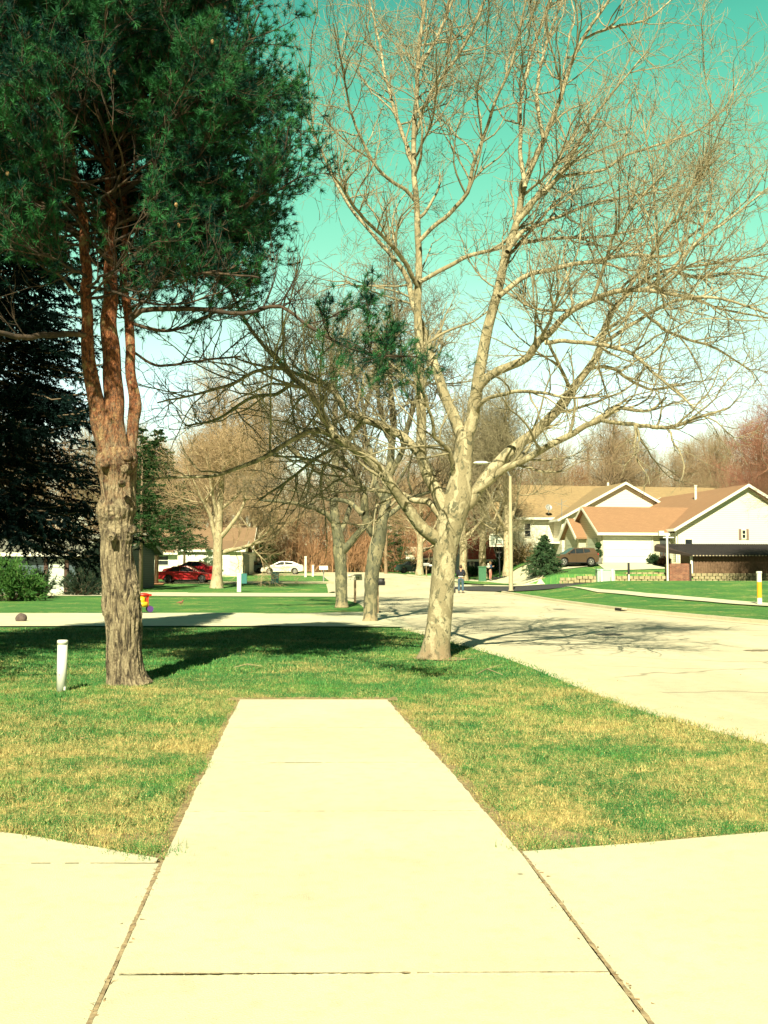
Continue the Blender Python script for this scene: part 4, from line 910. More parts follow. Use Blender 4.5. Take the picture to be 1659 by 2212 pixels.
shrub('yew_bush', 'dark rounded shrub right of the garage with brown posts', gx(182, 60), 60.0, 1.35, 1.9, 63, M('yew', (.012, .035, .018), .8, (.02, .05, .022), 3), 9000, (.06, .12), .022)
shrub('boxwood_shrub', 'clipped green shrub by the white garage door', gx(1413, 84.2), 84.2, .65, .85, 64, M('boxwood', (.025, .07, .03), .7, (.04, .09, .03), 3), 5000, (.06, .12), .03)
shrub('barberry_shrub', 'reddish brown twiggy shrub beside the clipped green shrub', gx(1436, 83.2), 83.2, .55, .95, 65, M('barberry', (.13, .06, .04), .8, (.2, .1, .06), 3), 5000, (.05, .1), .02)
shrub('tan_bush', 'tan dry shrub in front of the cream gabled wall', gx(1128, 100), 100.0, 1.7, 2.1, 66, M('dry_leaf', (.36, .25, .12), .9, (.48, .36, .2), 3), 6000, (.08, .16), .03)
shrub('evergreen_shrub', 'low dark shrub below the red roof', gx(1020, 102), 102.0, 1.4, .9, 67, CEDAR_LEAF, 4000, (.08, .16), .04)
shrub('evergreen_shrub', 'low dark shrub by the door of the blue grey gabled house', gx(1085, 102), 102.0, 1.2, 1.3, 68, CEDAR_LEAF, 4000, (.08, .16), .04)

# ------------------------------------------------------------------ houses
def gable(root, x0, x1, y0, y1, ze, zr, axis='x', wall=None, roof=None, trim=None, oh=.45, z0=-1.0, fascia=True, wname='wall', rname='roof'):
    w_ = Geo()
    if axis == 'x':
        ym = (y0+y1)/2
        w_.poly([(x0,y0,z0),(x1,y0,z0),(x1,y0,ze),(x0,y0,ze)]); w_.poly([(x1,y1,z0),(x0,y1,z0),(x0,y1,ze),(x1,y1,ze)])
        w_.poly([(x0,y1,z0),(x0,y0,z0),(x0,y0,ze),(x0,ym,zr),(x0,y1,ze)]); w_.poly([(x1,y0,z0),(x1,y1,z0),(x1,y1,ze),(x1,ym,zr),(x1,y0,ze)])
        sl_ = (zr-ze)/(ym-y0); e0_ = ze - sl_*oh; ax0, ax1 = x0-oh, x1+oh
        pr = [(y0-oh, e0_), (ym, zr), (y1+oh, e0_)]; mk = lambda a, p: (a, p[0], p[1])
    else:
        xm = (x0+x1)/2
        w_.poly([(x0,y0,z0),(x1,y0,z0),(x1,y0,ze),(xm,y0,zr),(x0,y0,ze)]); w_.poly([(x1,y1,z0),(x0,y1,z0),(x0,y1,ze),(xm,y1,zr),(x1,y1,ze)])
        w_.poly([(x0,y1,z0),(x0,y0,z0),(x0,y0,ze),(x0,y1,ze)]); w_.poly([(x1,y0,z0),(x1,y1,z0),(x1,y1,ze),(x1,y0,ze)])
        sl_ = (zr-ze)/(xm-x0); e0_ = ze - sl_*oh; ax0, ax1 = y0-oh, y1+oh
        pr = [(x0-oh, e0_), (xm, zr), (x1+oh, e0_)]; mk = lambda a, p: (p[0], a, p[1])
    wo_ = build(w_, wname, wall, root)
    r = Geo(); th = .14
    for a, b in ((pr[0], pr[1]), (pr[1], pr[2])):
        A = [mk(ax0, (a[0], a[1]+.03)), mk(ax1, (a[0], a[1]+.03)), mk(ax1, (b[0], b[1]+.03)), mk(ax0, (b[0], b[1]+.03))]; B = [(p[0], p[1], p[2]+th) for p in A]
        r.add(A+B, [(0,1,2,3),(4,7,6,5),(0,4,5,1),(1,5,6,2),(2,6,7,3),(3,7,4,0)])
    ro_ = build(r, rname, roof, root)
    if trim and fascia:
        f = Geo()
        for a_ in (ax0-.03, ax1+.0):
            for a, b in ((pr[0], pr[1]), (pr[1], pr[2])):
                q = [mk(a_, (a[0], a[1]-.06)), mk(a_, (b[0], b[1]-.06)), mk(a_, (b[0], b[1]+.2)), mk(a_, (a[0], a[1]+.2))]; q2 = [mk(a_+.03, (p[0] if axis=='y' else p[1], p[2])) for p in q]
                f.add(q+q2, [(0,1,2,3),(4,7,6,5),(0,4,5,1),(1,5,6,2),(2,6,7,3),(3,7,4,0)])
        for e in (pr[0], pr[2]):
            s_ = -1 if e is pr[0] else 1
            a = mk(ax0, (e[0]+s_*.05, e[1]+.06)); b = mk(ax1, (e[0]+s_*.05, e[1]+.06)); f.bar(a, b, .1, .22)
        build(f, 'fascia', trim, root)
    return wo_, ro_
def window(root, p, wdt, h, face='y', out=-1, mat=None, mull=True, frame=WHITE, name='window'):
    # p lower-left corner on the wall; face 'y' looks along y, 'x' looks along x
    g = Geo(); f = Geo(); t = .07
    def bx(ge, a0, a1, z0, z1, d0, d1):
        d0, d1 = sorted((d0*out, d1*out))
        if face == 'y': ge.box(p[0]+a0, p[0]+a1, p[1]+d0, p[1]+d1, p[2]+z0, p[2]+z1)
        else: ge.box(p[0]+d0, p[0]+d1, p[1]+a0, p[1]+a1, p[2]+z0, p[2]+z1)
    bx(g, t, wdt-t, t, h-t, .005, .02)
    for a0, a1, z0, z1 in ((0, t, 0, h), (wdt-t, wdt, 0, h), (t, wdt-t, 0, t), (t, wdt-t, h-t, h)): bx(f, a0, a1, z0, z1, .0, .06)
    if mull: bx(f, t, wdt-t, h/2-.025, h/2+.025, .021, .045)
    fo = build(f, name, frame, root); build(g, 'pane', mat or GLASS, fo); return fo
SID_CREAM = siding('cream_siding', (.84, .80, .66), .16); SID_TAN = siding('tan_siding', (.56, .54, .40), .16)
SID_BLUE = siding('blue_grey_siding', (.065, .10, .125), .16)
ROOF_BR = shingle('brown_shingle', (.32, .185, .10), (.26, .145, .08)); ROOF_TAN = shingle('tan_shingle', (.36, .26, .13), (.24, .17, .09))
ROOF_GREY = shingle('grey_shingle', (.13, .14, .12), (.19, .19, .15)); ROOF_RED = M('red_roof', (.42, .075, .045), .8, (.28, .05, .035), 2.5)
PALEW = M('pale_panel', (.74, .70, .55), .6, (.68, .64, .50), 2)

# brown roofed house with garage wing (right)
HROT = R(10)
ox, oy = gx(1298, 86), 86.0
h2 = thing('garage_house', 'cream house with brown shingle roof, white garage door and big front gable', 'house', (ox, oy, 1.97), HROT)
gable(h2, 0, 9.6, 0, 6.6, 2.62, 4.72, 'x', SID_TAN, ROOF_BR, WHITE, .4)
gable(h2, 6.35, 18.7, -1.0, 15.0, 2.95, 6.45, 'y', SID_CREAM, ROOF_BR, WHITE, .45)
# small gable over the side doors
gs = Geo(); gs.poly([(-.62,3.4,-1),(-.62,6.9,-1),(-.62,6.9,2.35),(-.62,5.15,3.75),(-.62,3.4,2.35)]); gs.poly([(-.62,3.4,-1),(-.62,3.4,2.35),(0,3.4,2.35),(0,3.4,-1)]); build(gs, 'gable_front', SID_TAN, h2)
gs = Geo()
for a, b in (((3.05,2.1),(5.15,3.8)), ((5.15,3.8),(7.25,2.1))):
    A = [(-1.0,a[0],a[1]),(.6,a[0],a[1]),(.6,b[0],b[1]),(-1.0,b[0],b[1])]; gs.add(A+[(p[0],p[1],p[2]+.14) for p in A], [(0,1,2,3),(4,7,6,5),(0,4,5,1),(1,5,6,2),(2,6,7,3),(3,7,4,0)])
build(gs, 'roof', ROOF_BR, h2)
gs = Geo()
for a, b in (((3.0,2.05),(5.15,3.78)), ((5.15,3.78),(7.3,2.05))): gs.bar((-1.03,a[0],a[1]+.06),(-1.03,b[0],b[1]+.06),.05,.26)
build(gs, 'fascia', WHITE, h2)
def garage_door(root, x0, x1, z1, y=0, face='y', mat=WHITE):
    g = Geo(); n = 4
    for k in range(n):
        za, zb = z1*k/n+.012, z1*(k+1)/n-.012
        if face == 'y': g.box(x0, x1, y-.05, y+.01, za, zb)
        else: g.box(y-.05, y+.01, x0, x1, za, zb)
    o = build(g, 'garage_door', mat, root); return o
garage_door(h2, .32, 4.45, 2.25); gs = Geo()
gs.box(.17, .30, -.08, 0, 0, 2.3); gs.box(4.47, 4.6, -.08, 0, 0, 2.3); gs.box(.17, 4.6, -.09, 0, 2.27, 2.4); build(gs, 'door_frame', PALEW, h2)
garage_door(h2, 3.9, 6.4, 2.1, -.62, 'x', M('pale_green_door', (.42, .46, .36), .6)); garage_door(h2, .7, 2.7, 2.1, -.02, 'x', _mc['pale_green_door'])
gs = Geo(); gs.box(5.2, 6.05, -.06, 0, .05, 2.1); build(gs, 'door', M('dark_door', (.06, .07, .07), .5), h2)
window(h2, (6.9, -1.0, 1.5), .75, .55, mull=False)
window(h2, (12.02, -1.0, 2.05), .42, .78)
for q in (11.78, 12.46): gs = Geo(); gs.box(q, q+.22, -1.05, -1.0, 2.0, 2.88); build(gs, 'shutter', M('taupe', (.25, .17, .14), .7), h2)
gs = Geo(); gs.cyl((11.0, 5.0, 5.6), .11, 1.35, 12); gs.cyl((11.0, 5.0, 6.9), .15, .1, 12); build(gs, 'vent_pipe', WHITE, h2)
gs = Geo(); gs.box(6.2, 6.3, -.95, -.85, -.3, 2.7); build(gs, 'downpipe', WHITE, h2)

# two storey tan roofed house
ox, oy = gx(1212, 100), 100.0
h1 = thing('two_storey_house', 'two storey cream house with tan roof and large front gable behind the brown roofed house', 'house', (ox, oy, 2.0), HROT)
gable(h1, .1, 12.9, 0, 9, 4.35, 7.75, 'y', SID_CREAM, ROOF_TAN, WHITE, .45)
gable(h1, -3.4, 24, 2.4, 14.4, 4.62, 8.05, 'x', SID_CREAM, ROOF_TAN, WHITE, .45)
for k, (ya, yb, xo) in enumerate([(2.8, 6.4, -4.1), (7.6, 11.6, -4.5)]):
    ym = (ya+yb)/2; g = Geo(); g.poly([(xo,ya,2.0),(xo,yb,2.0),(xo,yb,4.4),(xo,ym,6.3),(xo,ya,4.4)]); g.poly([(xo,ya,2.0),(xo,ya,4.4),(-3.4,ya,4.4),(-3.4,ya,2.0)]); g.poly([(xo,ya,2.0),(-3.4,ya,2.0),(-3.4,yb,2.0),(xo,yb,2.0)]); build(g, 'bay_wall', SID_CREAM, h1)
    g = Geo(); 
    for a, b in (((ya-.35,4.1),(ym,6.4)), ((ym,6.4),(yb+.35,4.1))):
        A = [(xo-.35,a[0],a[1]),(-1.0,a[0],a[1]),(-1.0,b[0],b[1]),(xo-.35,b[0],b[1])]; g.add(A+[(p[0],p[1],p[2]+.12) for p in A], [(0,1,2,3),(4,7,6,5),(0,4,5,1),(1,5,6,2),(2,6,7,3),(3,7,4,0)])
    build(g, 'roof', ROOF_TAN, h1); g = Geo()
    for a, b in (((ya-.4,4.05),(ym,6.38)), ((ym,6.38),(yb+.4,4.05))): g.bar((xo-.38,a[0],a[1]+.05),(xo-.38,b[0],b[1]+.05),.05,.24)
    build(g, 'fascia', WHITE, h1); window(h1, (xo, ym-.6, 2.5), 1.1, 1.5, 'x', -1)
window(h1, (-2.9, 2.4, 2.6), .7, 1.4); 
garage_door(h1, 3.0, 6.4, 1.9, -3.42, 'x', M('shaded_door', (.16, .15, .12), .6))  # dark door colour stands for the shade under the overhang
g = Geo(); g.box(-.9, 3.2, .6, 2.38, 1.95, 2.1); build(g, 'porch_roof', WHITE, h1)
for bb_ in ((-.8, 0.05, 2.33, 2.39, -.4, 1.9), (.35, 1.9, -.04, -.001, -.3, 1.55)): g = Geo(); g.box(*bb_); build(g, 'porch_shade_panel', M('porch_shade', (.07, .06, .05), .8), h1)  # flat dark panels on the walls, painting the porch's shade
for px_ in (-.85, .3): 
    g = Geo(); g.box(px_-.08, px_+.08, .58, .74, -.5, 1.95); build(g, 'porch_post', WHITE, h1)
g = Geo(); g.cyl((8.2, 8.2, 7.4), .12, 1.2, 12); build(g, 'vent_pipe', WHITE, h1)
def dish(root, p, s=1):
    g = Geo(); g.lathe((0,0,0), [(.02,0),(.18,.02),(.32,.07),(.34,.075),(.3,.08),(.17,.035)], 16)
    V = g.V[-1]; a = R(65); g.V[-1] = np.stack([V[:, 0], V[:, 1]*math.cos(a)+V[:, 2]*-math.sin(a), V[:, 1]*math.sin(a)+V[:, 2]*math.cos(a)], 1)*s
    g.bar((0,0,-.6*s), (0,.05,0), .05); g.bar((0,-.05,-.2*s), (0,-.4*s,.12*s), .03); g.xf(loc=p); build(g, 'satellite_dish', GREYM, root)
dish(h1, (-.5, 2.0, 5.5))
# antenna on the eave
g = Geo(); g.bar((.2,.2,4.3),(.2,.2,6.2),.05); g.bar((-.5,.2,5.9),(.9,.2,5.5),.035); g.bar((-.3,.2,5.6),(.7,.2,6.1),.035); build(g, 'aerial', GREYM, h1)

# blue grey ranch house on the left
ox, oy = gx(136, 64), 64.0
h3 = thing('ranch_house', 'blue grey ranch house with grey roof and pale garage wing behind the dark spruce', 'house', (gx(60, 64), 64, .0), R(-4))
gable(h3, -5, 3.0, 0, 7, 2.5, 3.6, 'x', SID_BLUE, ROOF_GREY, WHITE, .5)
gable(h3, -7.0, 3.6, 7.6, 14.6, 2.75, 3.9, 'x', SID_BLUE, ROOF_GREY, GREYM, .5)
garage_door(h3, 1.35, 2.3, 2.15, 0, 'y', M('pale_blue_door', (.50, .56, .50), .6))
for q in (1.05, 2.35): 
    g = Geo(); g.box(q, q+.24, -.12, -.055, 0, 2.2); build(g, 'door_post', M('dark_brown', (.07, .035, .025), .7), h3)
g = Geo(); g.box(2.9, 3.08, 5.6, 5.78, -.2, 2.62); build(g, 'porch_post', WHITE, h3)
g = Geo(); g.box(1.5, 3.2, 5.2, 7.58, 2.62, 2.76); build(g, 'porch_roof', ROOF_GREY, h3)
g = Geo(); g.box(3.62, 3.72, 7.45, 7.58, 0, 2.7); build(g, 'downpipe', WHITE, h3)
dish(h3, (2.6, 8.6, 3.75), .9)
# tan roofed house behind the red cars
h4 = thing('tan_roof_house', 'low house with tan roof and white garage behind the red cars', 'house', (gx(330, 112), 112, hz(gx(330, 112), 112)), R(2))
RT2 = shingle('dull_tan_shingle', (.26, .17, .10), (.19, .12, .07))
gable(h4, -4, 10.2, 0, 9, 2.5, 5.1, 'x', WHITE, RT2, WHITE, .5)
gable(h4, 3.6, 10.2, -6, 1, 2.5, 3.4, 'x', PALEW, RT2, WHITE, .3)
garage_door(h4, 3.9, 8.9, 2.1, -6); window(h4, (-2.6, 0, 1.0), 1.3, 1.1); window(h4, (.4, 0, 1.0), 1.3, 1.1)
g = Geo(); g.box(10.2, 10.24, -5.9, .9, 0, 2.45); build(g, 'side_door', M('green_grey_wall', (.12, .16, .12), .7), h4)
# distant small houses
def small_house(name, label, u, D, w_, dpt, ze, zr, wall, roof, axis='x', rot=0, door=True, chimney=False):
    x = gx(u, D); r = thing(name, label, 'house', (x, D, hz(x, D)), rot)
    wl, rf = gable(r, 0, w_, 0, dpt, ze, zr, axis, wall, roof, WHITE, .4)
    if door: garage_door(r, w_*.55, w_*.9, min(2.0, ze*.8), 0)
    window(r, (w_*.12, 0, .9), w_*.18, 1.0)
    if chimney:
        g = Geo(); g.box(w_*.4, w_*.4+.7, dpt*.4, dpt*.4+.6, ze, zr+.8); build(g, 'chimney', BRICK, rf)
    return r
small_house('distant_house', 'small white gabled house seen far off right of the red cars', 497, 138, 3.4, 6, 1.7, 3.0, WHITE, ROOF_TAN, 'y')
small_house('distant_house', 'tiny pale house far off between the red cars and the silver car', 480, 128, 2.0, 5, 2.0, 2.7, WHITE, ROOF_GREY)
small_house('low_house', 'low house with pale roof behind the pale spreading tree', 884, 135, 6.2, 7, 1.9, 3.2, PALEW, M('white_roof', (.62, .56, .40), .7), 'x', 0, False, True)
small_house('low_house', 'low house with brown roof and open dark carport', 918, 124, 5.4, 7, 1.7, 2.7, M('dark_wall', (.05, .05, .055), .8), M('rust_roof', (.25, .10, .05), .8), 'x', 0, False)
hr = small_house('red_roof_house', 'small house with bright red steep roof and grey walls', 1008, 105, 2.6, 6, 1.9, 4.4, SID_BLUE, ROOF_RED, 'x', R(6), False, True)
g = Geo(); g.box(1.3, 2.5, -.06, 0, .5, 1.6); build(g, 'brick_panel', BRICK, hr)
hb = small_house('blue_house', 'blue grey house with dark windows behind the basketball hoop', 1047, 108, 4.1, 6, 2.4, 3.5, M('teal_wall', (.20, .27, .25), .8), M('brown_roof2', (.12, .075, .05), .9), 'x', R(4), False)
window(hb, (1.6, 0, .3), .5, 1.7); window(hb, (2.5, 0, .3), .5, 1.7)
small_house('cream_house', 'cream gabled wall of a house behind the tan dry bush', 1105, 112, 3.2, 6, 1.7, 3.8, M('cream_wall', (.58, .55, .38), .8), ROOF_TAN, 'y', 0, False)

# ------------------------------------------------------------------ shed, walls, planters on the right
def rock_wall():
    rng = np.random.default_rng(14)
    def seg(name, label, A, B, z0, z1, rows, cl=.42):
        r = thing(name, label, 'wall', (A[0], A[1], 0)); g = Geo(); L = math.dist(A, B); n = int(L/cl); dx, dy = (B[0]-A[0])/L, (B[1]-A[1])/L; hh = (z1-z0)/rows
        for k in range(rows):
            off = .5*cl*(k % 2)
            for q in range(n):
                s0 = q*cl + off; s1 = s0 + cl - .025; dpt = rng.uniform(-.03, .03)
                za = z0 + k*hh + .01; zb = z0 + (k+1)*hh - .012
                V = []
                for z in (za, zb):
                    for s_, o in ((s0+.02, dpt-.02), (s1-.02, dpt-.02), (s1, dpt+.3), (s0, dpt+.3)): V.append((dx*s_ - dy*o, dy*s_ + dx*o, z))
                g.add(V, [(0,3,2,1),(4,5,6,7),(0,1,5,4),(1,2,6,5),(2,3,7,6),(3,0,4,7)])
        build(g, 'stones', STONE, r); return r
    STONE = M('retaining_stone', (.44, .37, .22), .95, (.27, .23, .13), 3.5, .03)
    seg('retaining_wall', 'long low retaining wall of tan stone blocks below the shed', (gx(1491, 77.9), 77.9), (32, 77.9), .52, 1.2, 3)
    seg('retaining_wall', 'low tan stone block wall left of the brick planter', (gx(1240, 77.6), 77.6), (gx(1446, 77.6), 77.6), .50, 1.0, 2)
    seg('retaining_wall', 'lowest curved end of the tan stone edging beside the side street', (gx(1155, 78.6), 78.6), (gx(1240, 77.7), 77.7), .40, .88, 2)
    seg('retaining_wall', 'upper tan stone terrace step behind the white meter posts', (gx(1351, 78.6), 78.6), (gx(1446, 78.6), 78.6), .95, 1.26, 1)
rock_wall()
xb = gx(1446.5, 77.3)
br = thing('brick_planter', 'square red brick planter at the left end of the shed', 'planter', (xb, 77.3, .50))
g = Geo(); g.box(0, 1.46, 0, 1.3, 0, 1.42); o = build(g, 'brickwork', BRICK, br); g = Geo(); g.box(1.47, 1.6, -.1, .02, -.1, 1.4); build(g, 'corner_post', M('brown_post', (.05, .035, .03), .8), br)
# dark shed with a ribbed sloping roof
xs_ = gx(1499, 78.9)
sh = thing('low_shed', 'long low shed with dark ribbed roof and brown board wall', 'shed', (xs_, 78.9, 1.15), R(1.5))
BOARD = M('brown_board', (.13, .075, .045), .9, (.20, .12, .075), 5, .01)
g = Geo(); x = 0.0
while x < 9.6: g.box(x, x+.17, .0, .06, 0, 1.50); x += .18
build(g, 'board_wall', BOARD, sh)
g = Geo(); g.poly([(-.02,.08,0),(-.02,3.2,0),(-.02,3.2,2.1),(-.02,.08,1.42)]); g.poly([(9.62,.08,0),(9.62,3.2,0),(9.62,3.2,2.1),(9.62,.08,1.42)]); g.poly([(0,3.2,0),(9.6,3.2,0),(9.6,3.2,2.1),(0,3.2,2.1)]); build(g, 'back_wall', BOARD, sh)
RIB = M('dark_ribbed_roof', (.035, .032, .034), .7, (.06, .05, .05), 4)
g = Geo(); g.add([(-.30,-.45,1.42),(9.9,-.45,1.42),(9.9,3.4,2.30),(-1.75,3.4,2.30),(-.30,-.45,1.34),(9.9,-.45,1.34),(9.9,3.4,2.22),(-1.75,3.4,2.22)], [(0,1,2,3),(4,7,6,5),(0,4,5,1),(1,5,6,2),(2,6,7,3),(3,7,4,0)])
x = -.28
while x < 9.8: f = (x+.30)/10.2; g.bar((x, -.46, 1.455), (-1.75+f*11.65, 3.4, 2.335), .05, .05); x += .16
build(g, 'roof', RIB, sh)
g = Geo(); g.add([(-.33,-.48,1.32),(-.33,-.48,1.46),(-1.8,3.42,2.34),(-2.05,3.3,2.18),(-2.05,3.3,1.75)], [(0,1,2,3,4)]); build(g, 'barge_board', M('brown_post', (.05,.035,.03)), sh)
g = Geo(); g.box(-.28, -.10, -.1, .04, -.3, 1.34); build(g, 'post', WHITE, sh)
g = Geo()
for k in range(40): g.box(-.22+k*.25, -.12+k*.25, -.5, -.455, 1.33, 1.41)
tag(build(g, 'roof_clip', M('tan_clip', (.5, .42, .28), .7), sh), None, kind='stuff')

# ------------------------------------------------------------------ street furniture
def pos(u, D, dz=0): x = gx(u, D); return (x, D, hz(x, D) + dz)
lp = thing('street_lamp', 'tall white lamp pole with slim arm at the corner of the side street', 'street lamp', pos(1103.5, 68.5, 0))
g = Geo(); g.tube([(0,0,-.2),(0,0,4),(0,0,7.6)], [.145,.13,.09], 14); g.cyl((0,0,0), .19, .12, 14); build(g, 'pole', M('lamp_concrete', (.46,.40,.27), .8, (.38,.33,.22), 3), lp)
g = Geo(); g.tube([(0,0,7.55),(-.3,-.05,8.15),(-1.0,-.1,8.45),(-1.55,-.15,8.5)], [.05,.04,.035,.03], 8); build(g, 'arm', GREYM, lp)
g = Geo(); g.blob((-1.95,-.2,8.48), (.5,.17,.11), 1, .02); build(g, 'lamp_head', WHITE, lp)

def mailbox(name, label, u, D, h, box, bmat, pmat, text=None, side=1):
    r = thing(name, label, 'mailbox', pos(u, D)); g = Geo(); g.box(-.05, .05, -.05, .05, -.1, h); g.bar((0, 0, h*.62), (side*.0, -.25, h-.06), .06); build(g, 'post', pmat, r)
    w_, d_, hh = box; g = Geo(); n = 10; ring = [(-w_/2, 0), (w_/2, 0)] + [(w_/2*math.cos(a), hh*.55 + hh*.45*math.sin(a)) for a in np.linspace(0, math.pi, n)]
    k = len(ring); V = [(d_*s_, p[0], h + p[1]) for s_ in (-.5, .5) for p in ring]
    g.add(V, [(q, (q+1) % k, k+(q+1) % k, k+q) for q in range(k)]); g.F.append(np.array([list(range(k))[::-1]])); g.F.append(np.array([list(range(k, 2*k))])); bo = build(g, 'box', bmat, r)
    g = Geo(); g.box(d_*.5-.02, d_*.5+.02, -w_/2-.01, w_/2+.01, h+.01, h+hh*.55); build(g, 'flap', bmat, bo)
    if text:
        cu = bpy.data.curves.new('house_number', 'FONT'); cu.body = text; cu.size = hh*.62; cu.align_x = 'CENTER'; cu.extrude = .003
        to = bpy.data.objects.new('house_number', cu); COL.objects.link(to); cu.materials.append(DARK); to.parent = bo; to.location = (d_*.12, -w_/2-.006, h+hh*.12); to.rotation_euler = (R(90), 0, 0); bpy.context.view_layer.update(); me_ = bpy.data.meshes.new_from_object(to); no = bpy.data.objects.new('house_number', me_); COL.objects.link(no); no.parent = bo; no.location = to.location; no.rotation_euler = to.rotation_euler; bpy.data.objects.remove(to)
    return r
mailbox('mailbox', 'pale mailbox with dark house number on a brown post by the kerb', 767, 47.5, 1.02, (.24, .62, .27), PALEW, WOODP, '129')
mailbox('mailbox', 'white mailbox on a thin post far along the kerb', 699, 92, 1.0, (.3, .75, .35), WHITE, GREYM)
mailbox('mailbox', 'dark mailbox mostly hidden behind the leaning sycamore trunk', 815, 35.5, .98, (.22, .5, .24), M('black_box', (.02,.02,.025), .5), WOODP)
mailbox('mailbox', 'grey mailbox beside the white cross-shaped sign post', 921, 104, 1.1, (.28, .6, .3), GREYM, WOODP)
cs = thing('sign_post', 'white cross-shaped sign post on the far lawn', 'sign post', pos(937, 103)); g = Geo(); g.box(-.09,.09,-.09,.09,-.1,1.95); g2 = Geo(); g2.box(-.45,.45,-.06,.06,1.1,1.26); build(g,'post',WHITE,cs); build(g2,'arm',WHITE,cs)
up_ = thing('utility_pole', 'brown wooden utility pole beyond the dark mottled sycamore', 'utility pole', pos(833.5, 118)); g = Geo(); g.tube([(0,0,-.2),(0,0,11)], [.20,.14], 12); build(g, 'pole', WOODP, up_); g = Geo(); g.box(-1.1,1.1,-.07,.07,10.0,10.15); build(g,'crossarm',WOODP,up_)
for uu, dd, hh, lb in ((699-.5, 104, 2.0, 'tall white post right of the silver car'), (678, 106, 1.1, 'short white post just beside the tall white post')):
    r = thing('white_post', lb, 'post', pos((680+940*.1808)*.7767 if hh == 2.0 else (680+1053*.1808)*.7767, dd)); g = Geo(); g.box(-.10,.10,-.10,.10,-.1,hh); build(g,'post',WHITE,r); g = Geo(); g.box(-.12,.12,-.12,.12,hh,hh+.06); build(g,'cap',WHITE,r)
# white pipe marker by the pine
mk_ = thing('pipe_post', 'short white capped pipe standing in the grass left of the pine', 'pipe', (gx(137, 13.25), 13.25, 0)); PVC = M('pvc_white', (.74,.76,.68), .45, (.66,.68,.60), 5)
g = Geo(); g.cyl((0,0,-.05), .061, .66, 28); build(g,'pipe',PVC,mk_,True)
g = Geo(); g.lathe((0,0,.595), [(.066,0),(.067,.03),(.065,.045),(.055,.052),(.0005,.054)], 28); build(g,'cap',PVC,mk_,True)
g = Geo(); g.cyl((-.012,-.0650,.215), .006, .012, 10, 'y'); build(g,'screw',DARK,mk_)
g = Geo(); g.box(.03,.062,-.045,.02,.02,.06); build(g,'cable_clip',PVC,mk_)
mk_.rotation_euler = (0, R(.4), 0)
ym = thing('pipeline_marker', 'white marker post with a yellow band beside the right footpath', 'marker post', (*GT(1641, 1307), hz(*GT(1641, 1307)))); g = Geo(); g.cyl((0,0,-.05),.10,.35,16); build(g,'base',WHITE,ym); g = Geo(); g.cyl((0,0,.3),.10,.68,16); build(g,'yellow_band',M('yellow',(.80,.42,.02),.5),ym); g = Geo(); g.cyl((0,0,.98),.10,.36,16); g.cyl((0,0,1.34),.12,.09,16); build(g,'cap',WHITE,ym)
# meter box with two bollards
tx = thing('utility_cabinet', 'pale green utility cabinet on the lawn above the stone wall', 'utility cabinet', pos(1309.5, 77.0)); TEAL = M('pale_green_paint', (.42,.56,.46), .5, (.36,.50,.42), 3)
g = Geo(); g.box(-.65,.65,0,.75,-.1,1.02); g.box(-.69,.69,-.05,.8,1.03,1.10); build(g,'cabinet',TEAL,tx)
for uu, lb in ((1299.5, 'left white bollard in front of the pale green cabinet'), (1323, 'right white bollard in front of the pale green cabinet')):
    r = thing('bollard', lb, 'bollard', pos(uu, 76.4), 0, 'bollards in front of the green cabinet'); g = Geo(); g.cyl((0,0,-.1),.10,1.1,14); build(g,'post',WHITE,r); g = Geo(); g.lathe((0,0,1.0),[(.10,0),(.08,.05),(.01,.1)],14); build(g,'cap',WHITE,r)
r = thing('marker_post', 'thin dark topped post on the lawn left of the brick planter', 'marker post', pos(1358, 77.3)); g = Geo(); g.box(-.06,.06,-.06,.06,-.1,.7); build(g,'post',PALEW,r); g=Geo(); g.box(-.07,.07,-.07,.07,.7,1.55); build(g,'dark_top',DARK,r)
r = thing('lamp_standard', 'thin white yard pole with a box lantern in front of the garage', 'yard lamp', pos(1442, 76.9)); g = Geo(); g.cyl((0,0,-.1),.08,3.6,12); build(g,'pole',WHITE,r); g = Geo(); g.box(-.62,-.25,-.15,.15,3.55,3.9); g.bar((-.4,0,3.7),(.1,0,3.5),.08); g.box(-.3,.5,-.05,.05,3.38,3.46); build(g,'lantern',WHITE,r)
pd = thing('utility_pedestal', 'small white and teal utility pedestal on the lawn right of the wide bare tree', 'utility pedestal', pos(517, 68)); g = Geo(); g.box(-.13,.13,-.1,.1,0,1.25); build(g,'white_panel',WHITE,pd); g = Geo(); g.box(.135,.5,-.08,.12,.55,1.2); build(g,'teal_box',M('teal',(.03,.17,.17),.5),pd)
tb = thing('green_bin', 'low teal green bin on the grass in front of the silver car', 'bin', pos((680+470*.1808)*.7767, 86)); g = Geo(); g.tube([(0,0,0),(0,0,.85)],[.40,.44],4); g.tube([(0,0,.85),(0,0,.93)],[.48,.48],4); build(g,'bin',M('teal',(.03,.17,.17)),tb); tb.rotation_euler = (0,0,R(45))
gb_ = thing('utility_box', 'bright green utility box on the grass strip left of the far walker', 'utility box', pos((1200+780*.1808)*.7767, 91)); g = Geo(); g.box(-.32,.32,-.3,.3,0,1.25); g.box(-.36,.36,-.34,.34,1.25,1.33); build(g,'cabinet',M('green_paint',(.04,.15,.08),.5),gb_)
